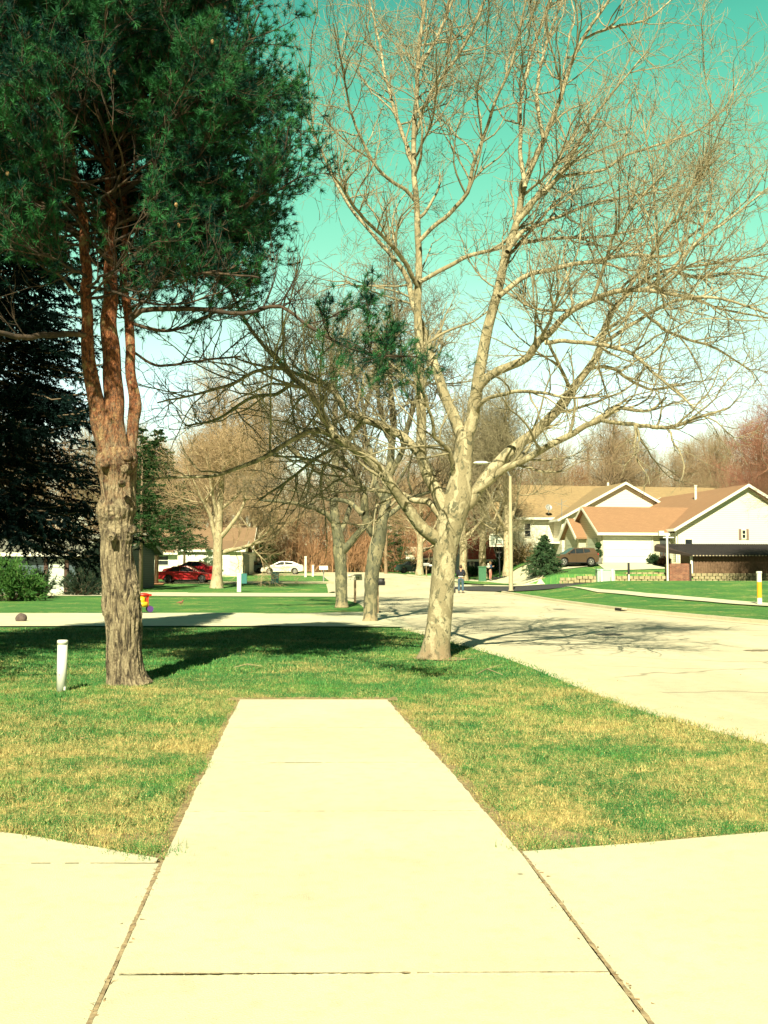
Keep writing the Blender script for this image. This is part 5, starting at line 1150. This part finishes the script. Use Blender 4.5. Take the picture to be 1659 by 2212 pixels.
# basketball hoop
bh = thing('basketball_hoop', 'portable basketball hoop with black pole and clear backboard beyond the side street', 'basketball hoop', pos((1200+1055*.1808)*.7767, 93))
g = Geo(); g.box(-.6,.7,-.4,.5,0,.16); build(g,'base',DARK,bh); g = Geo(); g.tube([(.0,.1,.1),(-.08,.0,2.9)],[.06,.05],8); g.bar((-.08,0,2.8),(-.15,-.45,3.2),.06); build(g,'pole',DARK,bh)
g = Geo(); g.box(-.98,.68,-.5,-.47,2.9,3.95); bb = build(g,'backboard',M('clear_board',(.25,.30,.26),.3),bh)
g = Geo()
for a in ((-.98,.68,2.86,2.95),(-.98,.68,3.91,4.0),(-.98,-.9,2.9,4.0),(.6,.68,2.9,4.0),(-.5,.2,3.06,3.12),(-.5,.2,3.48,3.54),(-.5,-.44,3.1,3.5),(.14,.2,3.1,3.5)): g.box(a[0],a[1],-.53,-.505,a[2],a[3])
build(g,'board_lines',WHITE,bb)
g = Geo(); aa = np.linspace(0, 2*np.pi, 17); g.tube(np.stack([-.15+.23*np.cos(aa), -.78+.23*np.sin(aa), np.full(17, 3.05)], 1), .015, 6); build(g,'rim',M('orange_rim',(.5,.12,.03),.5),bh)
# storm drain, manhole, patches in the road
def flat_patch(name, label, cat, pts, z, mat):
    c = np.mean(pts, 0); r = Geo(); r.poly([(p[0]-c[0], p[1]-c[1], z) for p in pts]); o = build(r, name, mat); o.location = (c[0], c[1], hz(*c)); tag(o, label, cat); return o
TAR = M('tar_patch', (.05,.045,.04), .8, (.10,.09,.07), 20)
def blotch(u0, u1, v, hh, seed):
    rng = np.random.default_rng(seed); n = 22; a = np.linspace(0, 2*np.pi, n, endpoint=False); rr = 1+rng.normal(0, .13, n); uc, hw = (u0+u1)/2, (u1-u0)/2
    return [G(uc+hw*rr[i]*math.cos(a[i]), v - hh*rr[i]*math.sin(a[i])) for i in range(n)]
flat_patch('road_patch', 'larger dark tar patch in the pale road, nearest the camera', 'road patch', blotch(1286, 1346, 1373, 2.2, 1), .03, TAR)
flat_patch('road_patch', 'small dark tar patch just beyond the larger one', 'road patch', blotch(1306, 1328, 1357.5, 1.3, 2), .03, TAR)
flat_patch('road_patch', 'thin dark tar streak near the storm drain side of the road', 'road patch', blotch(1195, 1222, 1317.5, .8, 3), .03, TAR)
flat_patch('road_patch', 'faint stain at the right edge of the road', 'road patch', blotch(1610, 1668, 1408, 1.8, 4), .03, M('stain',(.22,.18,.11),.9))
p = G(1335, 1321.5); sdn = thing('storm_drain', 'black storm drain opening in the right kerb', 'drain', (p[0]+.02, p[1], 0), math.atan2(G(1400,1329)[1]-p[1], G(1400,1329)[0]-p[0]))
g = Geo(); g.box(-.30,.26,-.03,.0,.035,.13); build(g,'opening',M('inlet_shade',(.008,.008,.008),1),sdn); g = Geo(); g.box(-.42,.36,.0,.18,.10,.15); build(g,'lid',MAT_KERB,sdn)  # solid black block painted as the shade inside the drain mouth
p = ((1200+710*.1808)*.7767, 1260.5); fp = thing('storm_drain', 'flat dark drain grate in the far gutter of the side street', 'drain', pos(p[0], 79.4, .10), R(5)); g = Geo()
for k in range(5): g.box(-.45,.45,-.2+k*.09,-.15+k*.09,0,.03)
build(g,'grate',DARK,fp)
# rock, toy, twig, bird
rk = thing('rock', 'round dark rock at the near edge of the shaded driveway', 'rock', (gx(48, 30.2), 30.2, 0)); g = Geo(); g.blob((0,0,.11),(.17,.15,.15),3,.12,2.2,14); build(g,'stone',M('dark_rock',(.07,.05,.05),.9,(.14,.1,.09),8,.02),rk,True)
ty = thing('ride_on_toy', 'red and yellow plastic ride-on toy beside the pine trunk', 'toy', (gx(305, 36.3), 36.5, .03), R(20)); RED = M('red_plastic',(.55,.03,.015),.4); YEL = M('yellow_plastic',(.75,.5,.03),.4)
g = Geo(); g.box(-.16,.16,-.2,.2,.18,.36); g.blob((-.02,-.02,.42),(.13,.16,.14),4,.05); build(g,'body',YEL,ty,True)
g = Geo(); g.box(-.2,.32,-.05,.05,.56,.63); g.bar((.15,0,.3),(.2,0,.6),.08); g.blob((.05,0,.6),(.2,.14,.07),2,.05); g.box(.12,.2,-.15,.15,.2,.5); build(g,'handle',RED,ty)
for x_, y_ in ((-.18,-.2),(-.18,.16),(.26,-.2),(.26,.16)):
    g = Geo(); g.cyl((x_,y_,.11),.11,.06,14,'y'); build(g,'wheel',M('purple',(.10,.04,.22),.5),ty)
g = Geo(); rng = np.random.default_rng(2); p0 = np.array([*G(1030, 1460), .03]); p1 = np.array([*G(1052, 1452), .05]); p2_ = np.array([*G(1085, 1462), .03])
g.tube([(0,0,0), *(p1-p0)[None], *(p2_-p0)[None]], [.008,.010,.006], 6); g.tube([(p1-p0), (p1-p0)+np.array([.25,.2,.05])], [.006,.003], 5); o = build(g,'fallen_twig',M('twig_pale',(.40,.32,.18),.9)); o.location = tuple(p0); tag(o,'thin fallen twig on the grass right of the big sycamore','twig')
g = Geo(); q0 = np.array([*G(505, 1446), .03]); g.tube([(0,0,0),(.2,.05,.05),(.42,.0,.02)],[.004,.006,.003],5); g.tube([(.2,.05,.05),(.3,-.12,.03)],[.004,.002],5); o = build(g,'fallen_twig',_mc['twig_pale']); o.location = tuple(q0); tag(o,'short fallen twig near the pine shadow','twig')
bd_ = thing('bird', 'small brown robin standing on the grass left of the bin', 'bird', pos((380+685*.1808)*.7767, 44.5)); g = Geo(); g.blob((0,0,.11),(.10,.055,.06),1,.05,2,10); g.blob((.08,0,.18),(.04,.035,.036),2,.04,2,8); g.tube([(-.08,0,.11),(-.2,0,.09)],[.025,.01],6); g.tube([(.11,0,.18),(.15,0,.175)],[.008,.002],5); g.bar((.0,.02,0),(.0,.02,.08),.008); g.bar((.0,-.02,0),(.0,-.02,.08),.008); build(g,'body',M('robin',(.14,.09,.06),.8,(.30,.12,.06),12),bd_)
g = Geo(); rng = np.random.default_rng(12)
for k in range(170):
    x_, y_ = rng.uniform(-5, 9), 5 + 26*rng.uniform()**1.6
    if (sl(min(y_,yend)) < x_ < sr(min(y_,yend)) and y_ < yend): continue
    a = rng.uniform(0, 6.28); s_ = rng.uniform(.015, .035); g.add([(x_,y_,.05),(x_+s_*math.cos(a),y_+s_*math.sin(a),.055),(x_+s_*math.cos(a+1.4),y_+s_*math.sin(a+1.4),.06)], [(0,1,2)])
tag(build(g,'fallen_leaves',M('leaf_litter',(.2,.13,.07))),'scattered dry leaves on lawn and road','leaves',kind='stuff')
# mulch bed and stump details by the sycamore and blue house
def disc(c, r, n, seed, sy=1):
    rng = np.random.default_rng(seed); a = np.linspace(0, 2*np.pi, n, endpoint=False); rr = r*(1+.18*sm(rng.normal(0, 1, n), 1)); return [(c[0]+rr[i]*math.cos(a[i]), c[1]+sy*rr[i]*math.sin(a[i])) for i in range(n)]
b_ = at(940, 1424, 18)
patch(disc((b_[0]+.12, 17.95), .42, 20, 3), .012, 'bare_soil', MAT_DIRT, 'bare soil ring at the foot of the big sycamore')
MULCH = M('mulch', (.30,.13,.06), .95, (.38,.19,.09), 10)
patch([(gx(290, 82), 82), (gx(352, 82), 82), (gx(352, 85), 85.8), (gx(290, 85), 85.8)], .10, 'mulch_bed', MULCH, 'orange mulch bed left of the red sedan')

# ------------------------------------------------------------------ cars
def paint(name, c, c2=None):
    return M(name, c, .28, c2 or tuple(x*.92 for x in c), 1.5, coat=.8)
def car(name, label, loc, rz, L, W, prof, green, wx, wr, pm, gr_top, rimmat, belt, wheelarch=None, rack=False, white_wheels=False):
    root = thing(name, label, 'car', loc, rz); g = Geo(); ar = wr*1.16
    low = prof['bottom']; pts = []
    # side outline, rear to front along the bottom with wheel arches, back along the top
    def arch(xc): return [(xc - ar*math.cos(a), wr + ar*math.sin(a)) for a in np.linspace(-.15, math.pi+.15, 14)]
    pts += [low[0]] + arch(wx[0]) + arch(wx[1]) + [low[1]] + prof['top']
    pts = np.array(pts); c = pts.mean(0); ins = lambda k: c + (pts-c)*k
    W2 = W/2; rings = [(-W2+.0, .965), (-W2+.07, 1.0), (W2-.07, 1.0), (W2, .965)]
    n = len(pts); V = np.concatenate([np.stack([ins(k)[:, 0], np.full(n, y), ins(k)[:, 1]], 1) for y, k in rings])
    g.add(V, [(r_*n+i, r_*n+(i+1) % n, (r_+1)*n+(i+1) % n, (r_+1)*n+i) for r_ in range(3) for i in range(n)])
    g.F.append(np.array([list(range(n))[::-1]])); g.F.append(np.array([list(range(3*n, 4*n))])); build(g, 'body', pm, root)
    # dark underbody filling the arches
    u_ = Geo(); u_.box(wx[0]-ar-.1, wx[1]+ar+.1, -W2+.22, W2-.22, wr*.55, wr*1.9); build(u_, 'underbody', RUBBER, root)
    # cabin: base polygon at belt line, tapering to the roof
    gb = np.array(green); k = len(gb); zb = gb[:, 1].min(); zt = gb[:, 1].max()
    hw = lambda z: W2 - .07 - (z-zb)/(zt-zb)*.24
    Vc = np.array([(x, s_*hw(z), z) for s_ in (-1, 1) for x, z in gb]); cg = Geo(); cg.add(Vc, [(i, (i+1) % k, k+(i+1) % k, k+i) for i in range(k)]); cg.F.append(np.array([list(range(k))[::-1]])); cg.F.append(np.array([list(range(k, 2*k))])); ca = build(cg, 'cabin', pm, root)
    # side windows
    for s_ in (-1, 1):
        for wp in gr_top['side']:
            q = Geo(); q.poly([(x, s_*(hw(z)+.006), z) for x, z in wp]); build(q, 'side_window', GLASS, ca)
    for key, nm_ in (('front', 'windscreen'), ('rear', 'rear_window')):
        (xa, za), (xb_, zb_) = gr_top[key]; d = np.array([za-zb_, xb_-xa]); d = d/np.linalg.norm(d)*(-.008 if key == 'rear' else -.008)
        if key == 'front': d = np.array([abs(d[0]), abs(d[1])])
        else: d = np.array([-abs(d[0]), abs(d[1])])
        q = Geo(); q.poly([(xa+d[0], -hw(za)+.09, za+d[1]), (xa+d[0], hw(za)-.09, za+d[1]), (xb_+d[0], hw(zb_)-.07, zb_+d[1]), (xb_+d[0], -hw(zb_)+.07, zb_+d[1])]); build(q, nm_, GLASS, ca)
    for xw in wx:
        for s_ in (-1, 1):
            y0 = s_*(W2-.12); q = Geo(); prf = [(wr*.62, -.10), (wr*.93, -.11), (wr, -.07), (wr, .07), (wr*.93, .11), (wr*.62, .10)]; q.lathe((0,0,0), prf, 24); V_ = q.V[-1]; q.V[-1] = np.stack([V_[:, 0]+xw, V_[:, 2]+y0, V_[:, 1]+wr], 1); wo_ = build(q, 'wheel', RUBBER, root)
            q = Geo(); yy = y0 + s_*.095
            for a in range(5 if not white_wheels else 9):
                t_ = a*2*math.pi/(5 if not white_wheels else 9); q.bar((xw, yy, wr), (xw+wr*.6*math.cos(t_), yy, wr+wr*.6*math.sin(t_)), wr*.16, .03)
            q.cyl((xw, yy-.02, wr), wr*.16, .05, 12, 'y'); tt = np.linspace(0, 2*np.pi, 25); q.tube(np.stack([xw+wr*.62*np.cos(tt), np.full(25, yy), wr+wr*.62*np.sin(tt)], 1), wr*.05, 6)
            if white_wheels: q.cyl((xw, yy-.015, wr), wr*.6, .02, 20, 'y')
            build(q, 'rim', rimmat, wo_)
    for s_ in (-1, 1):
        q = Geo(); x1_, z1_ = gr_top['mirror']; q.blob((x1_, s_*(W2+.06), z1_), (.09, .10, .06), 1, .02, 2, 8); build(q, 'mirror', pm, root)
        q = Geo(); xh, zh = prof['head']; q.blob((xh, s_*(W2-.25), zh), (.10, .20, .075), 1, .02, 2, 8); build(q, 'headlight', M('lamp_glass', (.6,.6,.55), .1), root)
        q = Geo(); xh, zh = prof['tail']; q.blob((xh, s_*(W2-.22), zh), (.09, .2, .09 if not rack else .16), 1, .02, 2, 8); build(q, 'taillight', M('red_lamp', (.35,.01,.01), .2), root)
        q = Geo()
        for xh in prof['handles']: q.box(xh, xh+.17, s_*(W2)-.012, s_*(W2)+.02, belt-.12, belt-.085)
        build(q, 'door_handle', DARK if not rack else pm, root)
        q = Geo()
        for xh in prof['gaps']: q.box(xh, xh+.012, s_*(W2)-.01, s_*(W2)+.004, wr*1.0, belt-.02)
        q.box(wx[0]+ar+.05, wx[1]-ar-.05, s_*W2-.02, s_*W2+.008, wr*.72, wr*.86); build(q, 'trim', DARK, root)
        if rack: q = Geo(); q.tube([(green[1][0]+.3, s_*.55, zt+.01), (green[1][0]+.5, s_*.55, zt+.08), (green[2][0]-.3, s_*.55, zt+.08), (green[2][0]-.1, s_*.55, zt)], .02, 6); build(q, 'roof_rail', GREYM, root)
    return root
sed = dict(bottom=[(-2.42, .32), (2.40, .28)], top=[(2.44, .45), (2.40, .62), (2.25, .72), (1.2, .90), (.9, .93), (-1.6, .98), (-2.30, .95), (-2.45, .80), (-2.46, .5)], head=(2.32, .64), tail=(-2.40, .78), handles=[-.95, .05], gaps=[-1.0, .02, 1.05])
sed_g = [(-1.75, .94), (-1.05, 1.38), (.15, 1.40), (1.15, .90)]
sg = dict(side=[[(-1.42, .97), (-.98, 1.31), (-.48, 1.335), (-.48, .96)], [(-.42, .96), (-.42, 1.335), (.1, 1.335), (.85, .95)]], front=((1.12, .92), (.17, 1.385)), rear=((-1.72, .965), (-1.08, 1.365)), mirror=(.78, 1.0))
ST = M('steel_wheel', (.10,.10,.10), .5, metal=.4)
RP = paint('red_paint', (.42,.018,.025)); xr = (gx(337, 86.8)+gx(466, 86.8))/2
car('sedan', 'red sedan parked side-on on the driveway left of the wide bare tree', (xr, 87.3, hz(xr, 87.3)+.03), 0, 4.9, 1.78, sed, sed_g, (-1.42, 1.42), .33, RP, sg, ST, .93)
cp_g = [(-1.95, .92), (-.9, 1.36), (.05, 1.38), (1.05, .90)]; cg_ = dict(side=[[(-1.35, .97), (-.85, 1.29), (-.3, 1.31), (-.3, .95)], [(-.24, .95), (-.24, 1.31), (.0, 1.31), (.72, .94)]], front=((1.02, .92), (.07, 1.365)), rear=((-1.9, .945), (-.94, 1.345)), mirror=(.68, 1.0))
xr2 = (gx(375, 92)+gx(452, 92))/2 - .1
car('coupe', 'dark red coupe half hidden behind the red sedan', (xr2, 92.6, hz(xr2, 92.6)+.36), R(168), 4.5, 1.75, dict(sed, handles=[-.5], gaps=[-.55, .95]), cp_g, (-1.35, 1.38), .33, paint('dark_red_paint', (.28,.012,.02)), cg_, ST, .93)
xw_ = (gx(567, 113)+gx(655, 113))/2
wc = dict(bottom=[(-2.2, .33), (2.28, .30)], top=[(2.30, .48), (2.22, .64), (1.6, .82), (1.0, .92), (-1.5, 1.02), (-2.10, 1.06), (-2.28, .9), (-2.3, .5)], head=(2.15, .66), tail=(-2.2, .90), handles=[-.6], gaps=[-.7, .95])
wcg = [(-2.0, 1.0), (-1.1, 1.36), (.0, 1.42), (.35, 1.38), (1.35, .88)]; wcs = dict(side=[[(-1.45, 1.06), (-.95, 1.30), (-.28, 1.35), (-.28, 1.02)], [(-.2, 1.02), (-.2, 1.355), (.2, 1.345), (.95, .98)]], front=((1.32, .9), (.37, 1.365)), rear=((-1.97, 1.02), (-1.12, 1.345)), mirror=(.85, 1.0))
car('coupe', 'silver white coupe parked on the far driveway, facing left', (xw_, 113, hz(xw_, 113)+.03), R(180), 4.6, 1.8, wc, wcg, (-1.38, 1.38), .34, paint('silver_white', (.70,.68,.58)), wcs, M('alloy',(.6,.6,.56),.3,metal=.5), .95, white_wheels=True)
xd = gx(536, 120)
car('parked_car', 'dark teal car behind the silver coupe, mostly hidden', (xd, 120, hz(xd, 120)), R(185), 4.6, 1.8, sed, sed_g, (-1.42, 1.42), .33, paint('teal_paint', (.02,.06,.075)), sg, ST, .93)
xd = gx(893, 131); car('parked_car', 'dark car parked by the low pale roofed house', (xd, 122, hz(xd, 122)), R(5), 4.6, 1.8, sed, sed_g, (-1.42, 1.42), .33, paint('green_black', (.02,.05,.045)), sg, ST, .93)
suv = dict(bottom=[(-2.05, .36), (2.15, .34)], top=[(2.2, .6), (2.1, .82), (1.85, .96), (1.05, 1.08), (-1.9, 1.12), (-2.12, .95), (-2.15, .6)], head=(2.05, .80), tail=(-2.06, 1.02), handles=[-.75, .25], gaps=[-.85, .15, 1.05])
suvg = [(-2.02, 1.08), (-1.75, 1.62), (-.9, 1.66), (.2, 1.64), (1.2, 1.04)]; suvs = dict(side=[[(-1.3, 1.26), (-1.25, 1.5), (-.7, 1.56), (-.7, 1.16)], [(-.63, 1.15), (-.63, 1.56), (.1, 1.55), (.12, 1.12)], [(.18, 1.12), (.17, 1.55), (.26, 1.54), (.9, 1.12)]], front=((1.17, 1.06), (.22, 1.625)), rear=((-1.995, 1.14), (-1.78, 1.58)), mirror=(.85, 1.18))
xs1 = gx(1240, 83)
car('crossover_car', 'brown metallic crossover with roof rails in the driveway right of the round spruce', (xs1, 83, hz(xs1, 83)+.05), R(192), 4.35, 1.85, suv, suvg, (-1.32, 1.32), .37, paint('brown_paint', (.10,.065,.04)), suvs, M('alloy',(.6,.6,.56)), 1.1, rack=True).scale = (.86,.86,.86)

# ------------------------------------------------------------------ people
def skin_obj(name, verts, edges, radii, mat, parent, levels=2, root=0):
    me = bpy.data.meshes.new(name); me.from_pydata(verts, edges, []); me.materials.append(mat)
    o = bpy.data.objects.new(name, me); COL.objects.link(o); o.parent = parent
    md = o.modifiers.new('skin', 'SKIN'); md.use_smooth_shade = True
    if not me.skin_vertices: me.attributes  # layer is made with the modifier in the UI only
    try: ly = me.skin_vertices[0]
    except Exception:
        bpy.context.view_layer.objects.active = o; o.select_set(True); bpy.ops.mesh.customdata_skin_add(); ly = me.skin_vertices[0]
    for i, r in enumerate(radii): ly.data[i].radius = (r, r) if not hasattr(r, '__len__') else r; ly.data[i].use_root = (i == root)
    s_ = o.modifiers.new('sub', 'SUBSURF'); s_.levels = levels; s_.render_levels = levels
    return o
SKIN = M('skin', (.52,.30,.19), .6)
def person(label, loc, rz, H, legs, arms, top, trous, hair, shoe, belt=None, headturn=0.):
    r = thing('person', label, 'person', loc, rz); s = H/1.75
    J = dict(pel=(0,0,.95), wai=(0,.0,1.08), che=(0,.01,1.28), nk=(0,.0,1.46), hd=(0,-.02,1.58), tp=(0,-.02,1.70))
    lh, rh = (-.1,0,.90), (.1,0,.90)
    V = [J['pel'], J['wai'], J['che'], J['nk'], J['hd'], J['tp'], lh, legs[0][0], legs[0][1], legs[0][2], rh, legs[1][0], legs[1][1], legs[1][2], (-.19,0,1.39), arms[0][0], arms[0][1], arms[0][2], (.19,0,1.39), arms[1][0], arms[1][1], arms[1][2]]
    E = [(0,1),(1,2),(2,3),(3,4),(4,5),(0,6),(6,7),(7,8),(8,9),(0,10),(10,11),(11,12),(12,13),(2,14),(14,15),(15,16),(16,17),(2,18),(18,19),(19,20),(20,21)]
    Rr = [(.14,.11),(.13,.10),(.15,.11),.055,.095,.075,.085,.058,.042,.038,.085,.058,.042,.038,.06,.042,.034,.03,.06,.042,.034,.03]
    # fingers and thumb at each hand
    for hi in (17, 21):
        h = np.array(V[hi]); w0 = np.array(V[hi-1]); d = unit(h-w0); sd_ = unit(np.cross(d, [0,0,1.])+1e-6)
        for k, ln in enumerate((.075,.085,.08,.062)):
            b = h + sd_*(k-1.5)*.02; V.append(tuple(b + d*.05)); V.append(tuple(b + d*(.05+ln*.6) + np.array([0,0,-.02]))); nV = len(V); E += [(hi, nV-2), (nV-2, nV-1)]; Rr += [.010, .008]
        V.append(tuple(h + sd_*.04 + d*.03)); E.append((hi, len(V)-1)); Rr.append(.010)
    sc_ = lambda q: [tuple(np.array(v)*s) for v in q]; rs = lambda q: [tuple(np.array(v)*s) if hasattr(v,'__len__') else v*s for v in q]
    skin_obj('body', sc_(V), E, rs(Rr), SKIN, r, 2)
    # clothing follows the body
    tv = [(0,0,1.0), J['wai'], J['che'], (0,0,1.42), (-.19,0,1.39), arms[0][0], arms[0][1], (.19,0,1.39), arms[1][0], arms[1][1]]
    skin_obj('jacket', sc_(tv), [(0,1),(1,2),(2,3),(2,4),(4,5),(5,6),(2,7),(7,8),(8,9)], rs([(.18,.14),(.17,.135),(.19,.14),(.09,.08),.085,.065,.05,.085,.065,.05]), top, r, 2)
    lv = [(0,0,.98), (0,0,.90), lh, legs[0][0], legs[0][1], rh, legs[1][0], legs[1][1]]
    skin_obj('trousers', sc_(lv), [(0,1),(1,2),(2,3),(3,4),(1,5),(5,6),(6,7)], rs([(.165,.125),(.16,.13),.115,.085,.07,.115,.085,.07]), trous, r, 2)
    for k in (0, 1):
        g = Geo(); a = np.array(legs[k][1]); b = np.array(legs[k][2]); g.tube(np.array([a+[0,0,.02], (a+b)/2, b])*s, np.array([.05,.055,.045])*s, 8); build(g, 'shoe', shoe, r, True)
    g = Geo(); g.blob(np.array((0, .015, 1.64))*s, np.array((.095,.105,.115))*s, 2, .06, 3, 12); build(g, 'hair', hair, r, True)
    g = Geo(); g.blob(np.array((0,-.125,1.60))*s, np.array((.014,.02,.02))*s, 1, 0, 1, 6); g.blob(np.array((-.1,-.02,1.60))*s, np.array((.015,.02,.03))*s, 1, 0, 1, 6); g.blob(np.array((.1,-.02,1.60))*s, np.array((.015,.02,.03))*s, 1, 0, 1, 6); fo = build(g, 'nose_and_ears', SKIN, r, True)
    g = Geo(); g.blob(np.array((-.035,-.112,1.625))*s, np.array((.012,.008,.008))*s, 1, 0, 1, 6); g.blob(np.array((.035,-.112,1.625))*s, np.array((.012,.008,.008))*s, 1, 0, 1, 6); build(g, 'eyes', DARK, r)
    g = Geo(); g.blob(np.array((0,-.11,1.545))*s, np.array((.025,.008,.006))*s, 1, 0, 1, 6); build(g, 'mouth', M('lips', (.35,.12,.09), .6), r)
    if belt: g = Geo(); g.tube(np.array([(0,0,1.0),(0,0,1.05)])*s, .17*s, 14); build(g, 'shirt_hem', WHITE, r)
    return r
px_ = gx(995.5, 64.6)
person('man walking away in dark jacket and blue jeans pushing a pushchair along the road', (px_, 64.6, hz(px_, 64.6)+.03), R(176), 1.74,
    legs=[((-.11,-.05,.50),(-.12,.10,.10),(-.12,-.08,.04)), ((.11,-.12,.50),(.13,-.06,.09),(.13,-.24,.04))],
    arms=[((-.25,-.06,1.13),(-.14,-.30,1.02),(-.10,-.38,1.02)), ((.25,-.02,1.12),(.20,-.26,1.02),(.16,-.36,1.02))],
    top=M('black_jacket', (.012,.014,.025), .9), trous=M('blue_jeans', (.04,.085,.13), .9, (.06,.11,.16), 8), hair=M('brown_hair', (.07,.045,.03), .8), shoe=M('grey_shoe', (.25,.22,.18), .8), belt=True)
psx, psy = px_-.62, 65.1
pc = thing('pushchair', 'dark wheeled pushchair held by the man on the road', 'pushchair', (psx, psy, hz(psx, psy)+.03), R(-8))
for x_, y_ in ((-.28,-.25),(.28,-.25),(-.26,.5),(.26,.5)):
    q = Geo(); tt = np.linspace(0, 2*np.pi, 17); q.tube(np.stack([np.full(17, x_), y_+.14*np.cos(tt), .15+.14*np.sin(tt)], 1), .02, 6); wq = build(q, 'wheel', RUBBER, pc); q = Geo()
    for a in range(4): q.bar((x_, y_-.13*math.cos(a*.785), .15-.13*math.sin(a*.785)), (x_, y_+.13*math.cos(a*.785), .15+.13*math.sin(a*.785)), .012)
    build(q, 'spokes', GREYM, wq)
g = Geo()
for x_ in (-.25, .25): g.bar((x_, -.25, .15), (x_*.9, .3, .75), .03); g.bar((x_, .5, .15), (x_*.9, -.35, 1.02), .03); g.bar((x_, -.25, .18), (x_, .5, .18), .025)
g.bar((-.24, -.36, 1.02), (.3, -.36, 1.02), .035); build(g, 'frame', GREYM, pc)
g = Geo(); g.box(-.2,.2,.0,.34,.42,.5); g.add([(-.2,.0,.5),(.2,.0,.5),(.2,-.12,.95),(-.2,-.12,.95),(-.2,.05,.5),(.2,.05,.5),(.2,-.07,.95),(-.2,-.07,.95)], [(0,1,2,3),(4,7,6,5),(0,4,5,1),(1,5,6,2),(2,6,7,3),(3,7,4,0)]); build(g, 'seat', M('navy_cloth', (.02,.025,.05), .9), pc)
g = Geo(); aa = np.linspace(0, math.pi*.55, 8); V = [(x_, -.1+.32*math.sin(a), .75+.32*math.cos(a)) for a in aa for x_ in (-.22, .22)]; g.add(V, [(2*k, 2*k+1, 2*k+3, 2*k+2) for k in range(7)]); build(g, 'canopy', _mc['navy_cloth'], pc)
g = Geo(); g.box(-.19,.19,-.15,.3,.2,.34); build(g, 'basket', M('white_cloth', (.6,.58,.5), .9), pc)
fx = gx((1200+905*.1808)*.7767, 92)
person('far walker in blue jacket and pink trousers holding something white', (fx, 92, hz(fx, 92)+.08), R(60), 1.68,
    legs=[((-.09,-.02,.50),(-.10,.02,.09),(-.10,-.13,.04)), ((.09,-.03,.50),(.10,.02,.09),(.10,-.13,.04))],
    arms=[((-.24,-.06,1.16),(-.10,-.26,1.26),(-.06,-.32,1.30)), ((.24,-.06,1.16),(.12,-.26,1.24),(.07,-.33,1.28))],
    top=M('blue_jacket', (.03,.07,.16), .9), trous=M('pink_cloth', (.55,.24,.20), .9), hair=M('fair_hair', (.40,.27,.13), .8), shoe=M('grey_shoe', (.25,.22,.18)))
bu = thing('bundle', 'white bundle held against the chest of the far walker', 'bundle', (fx-.2, 91.75, hz(fx, 92)+1.28)); g = Geo(); g.blob((0,0,0),(.18,.13,.14),3,.1); g.blob((.0,0,.2),(.1,.1,.1),3,.05); build(g,'cloth',M('white_cloth', (.6,.58,.5)),bu,True)

pt = thing('potted_topiary', 'potted ball topiary on the driveway corner between the brown car and the white garage door', 'potted plant', pos(1293, 84.0, .05))
g = Geo(); g.lathe((0,0,0), [(.22,0),(.30,.15),(.36,.45),(.30,.5),(.02,.48)], 16); build(g, 'pot', GREYM, pt)
g = Geo(); g.bar((0,0,.4),(0,0,1.5),.05); build(g, 'stem', BROWN_BARK, pt)
g = Geo(); rng = np.random.default_rng(6)
for c_, r_ in (((0,0,.85),.42),((0,0,1.5),.26)):
    q = unit(rng.normal(size=(900,3)))*r_*rng.uniform(.5,1,(900,1))+np.array(c_); g.add(*blades(q, unit(rng.normal(size=(900,3))), np.full(900,.09), np.full(900,.025), rng))
build(g, 'foliage', CEDAR_LEAF, pt)
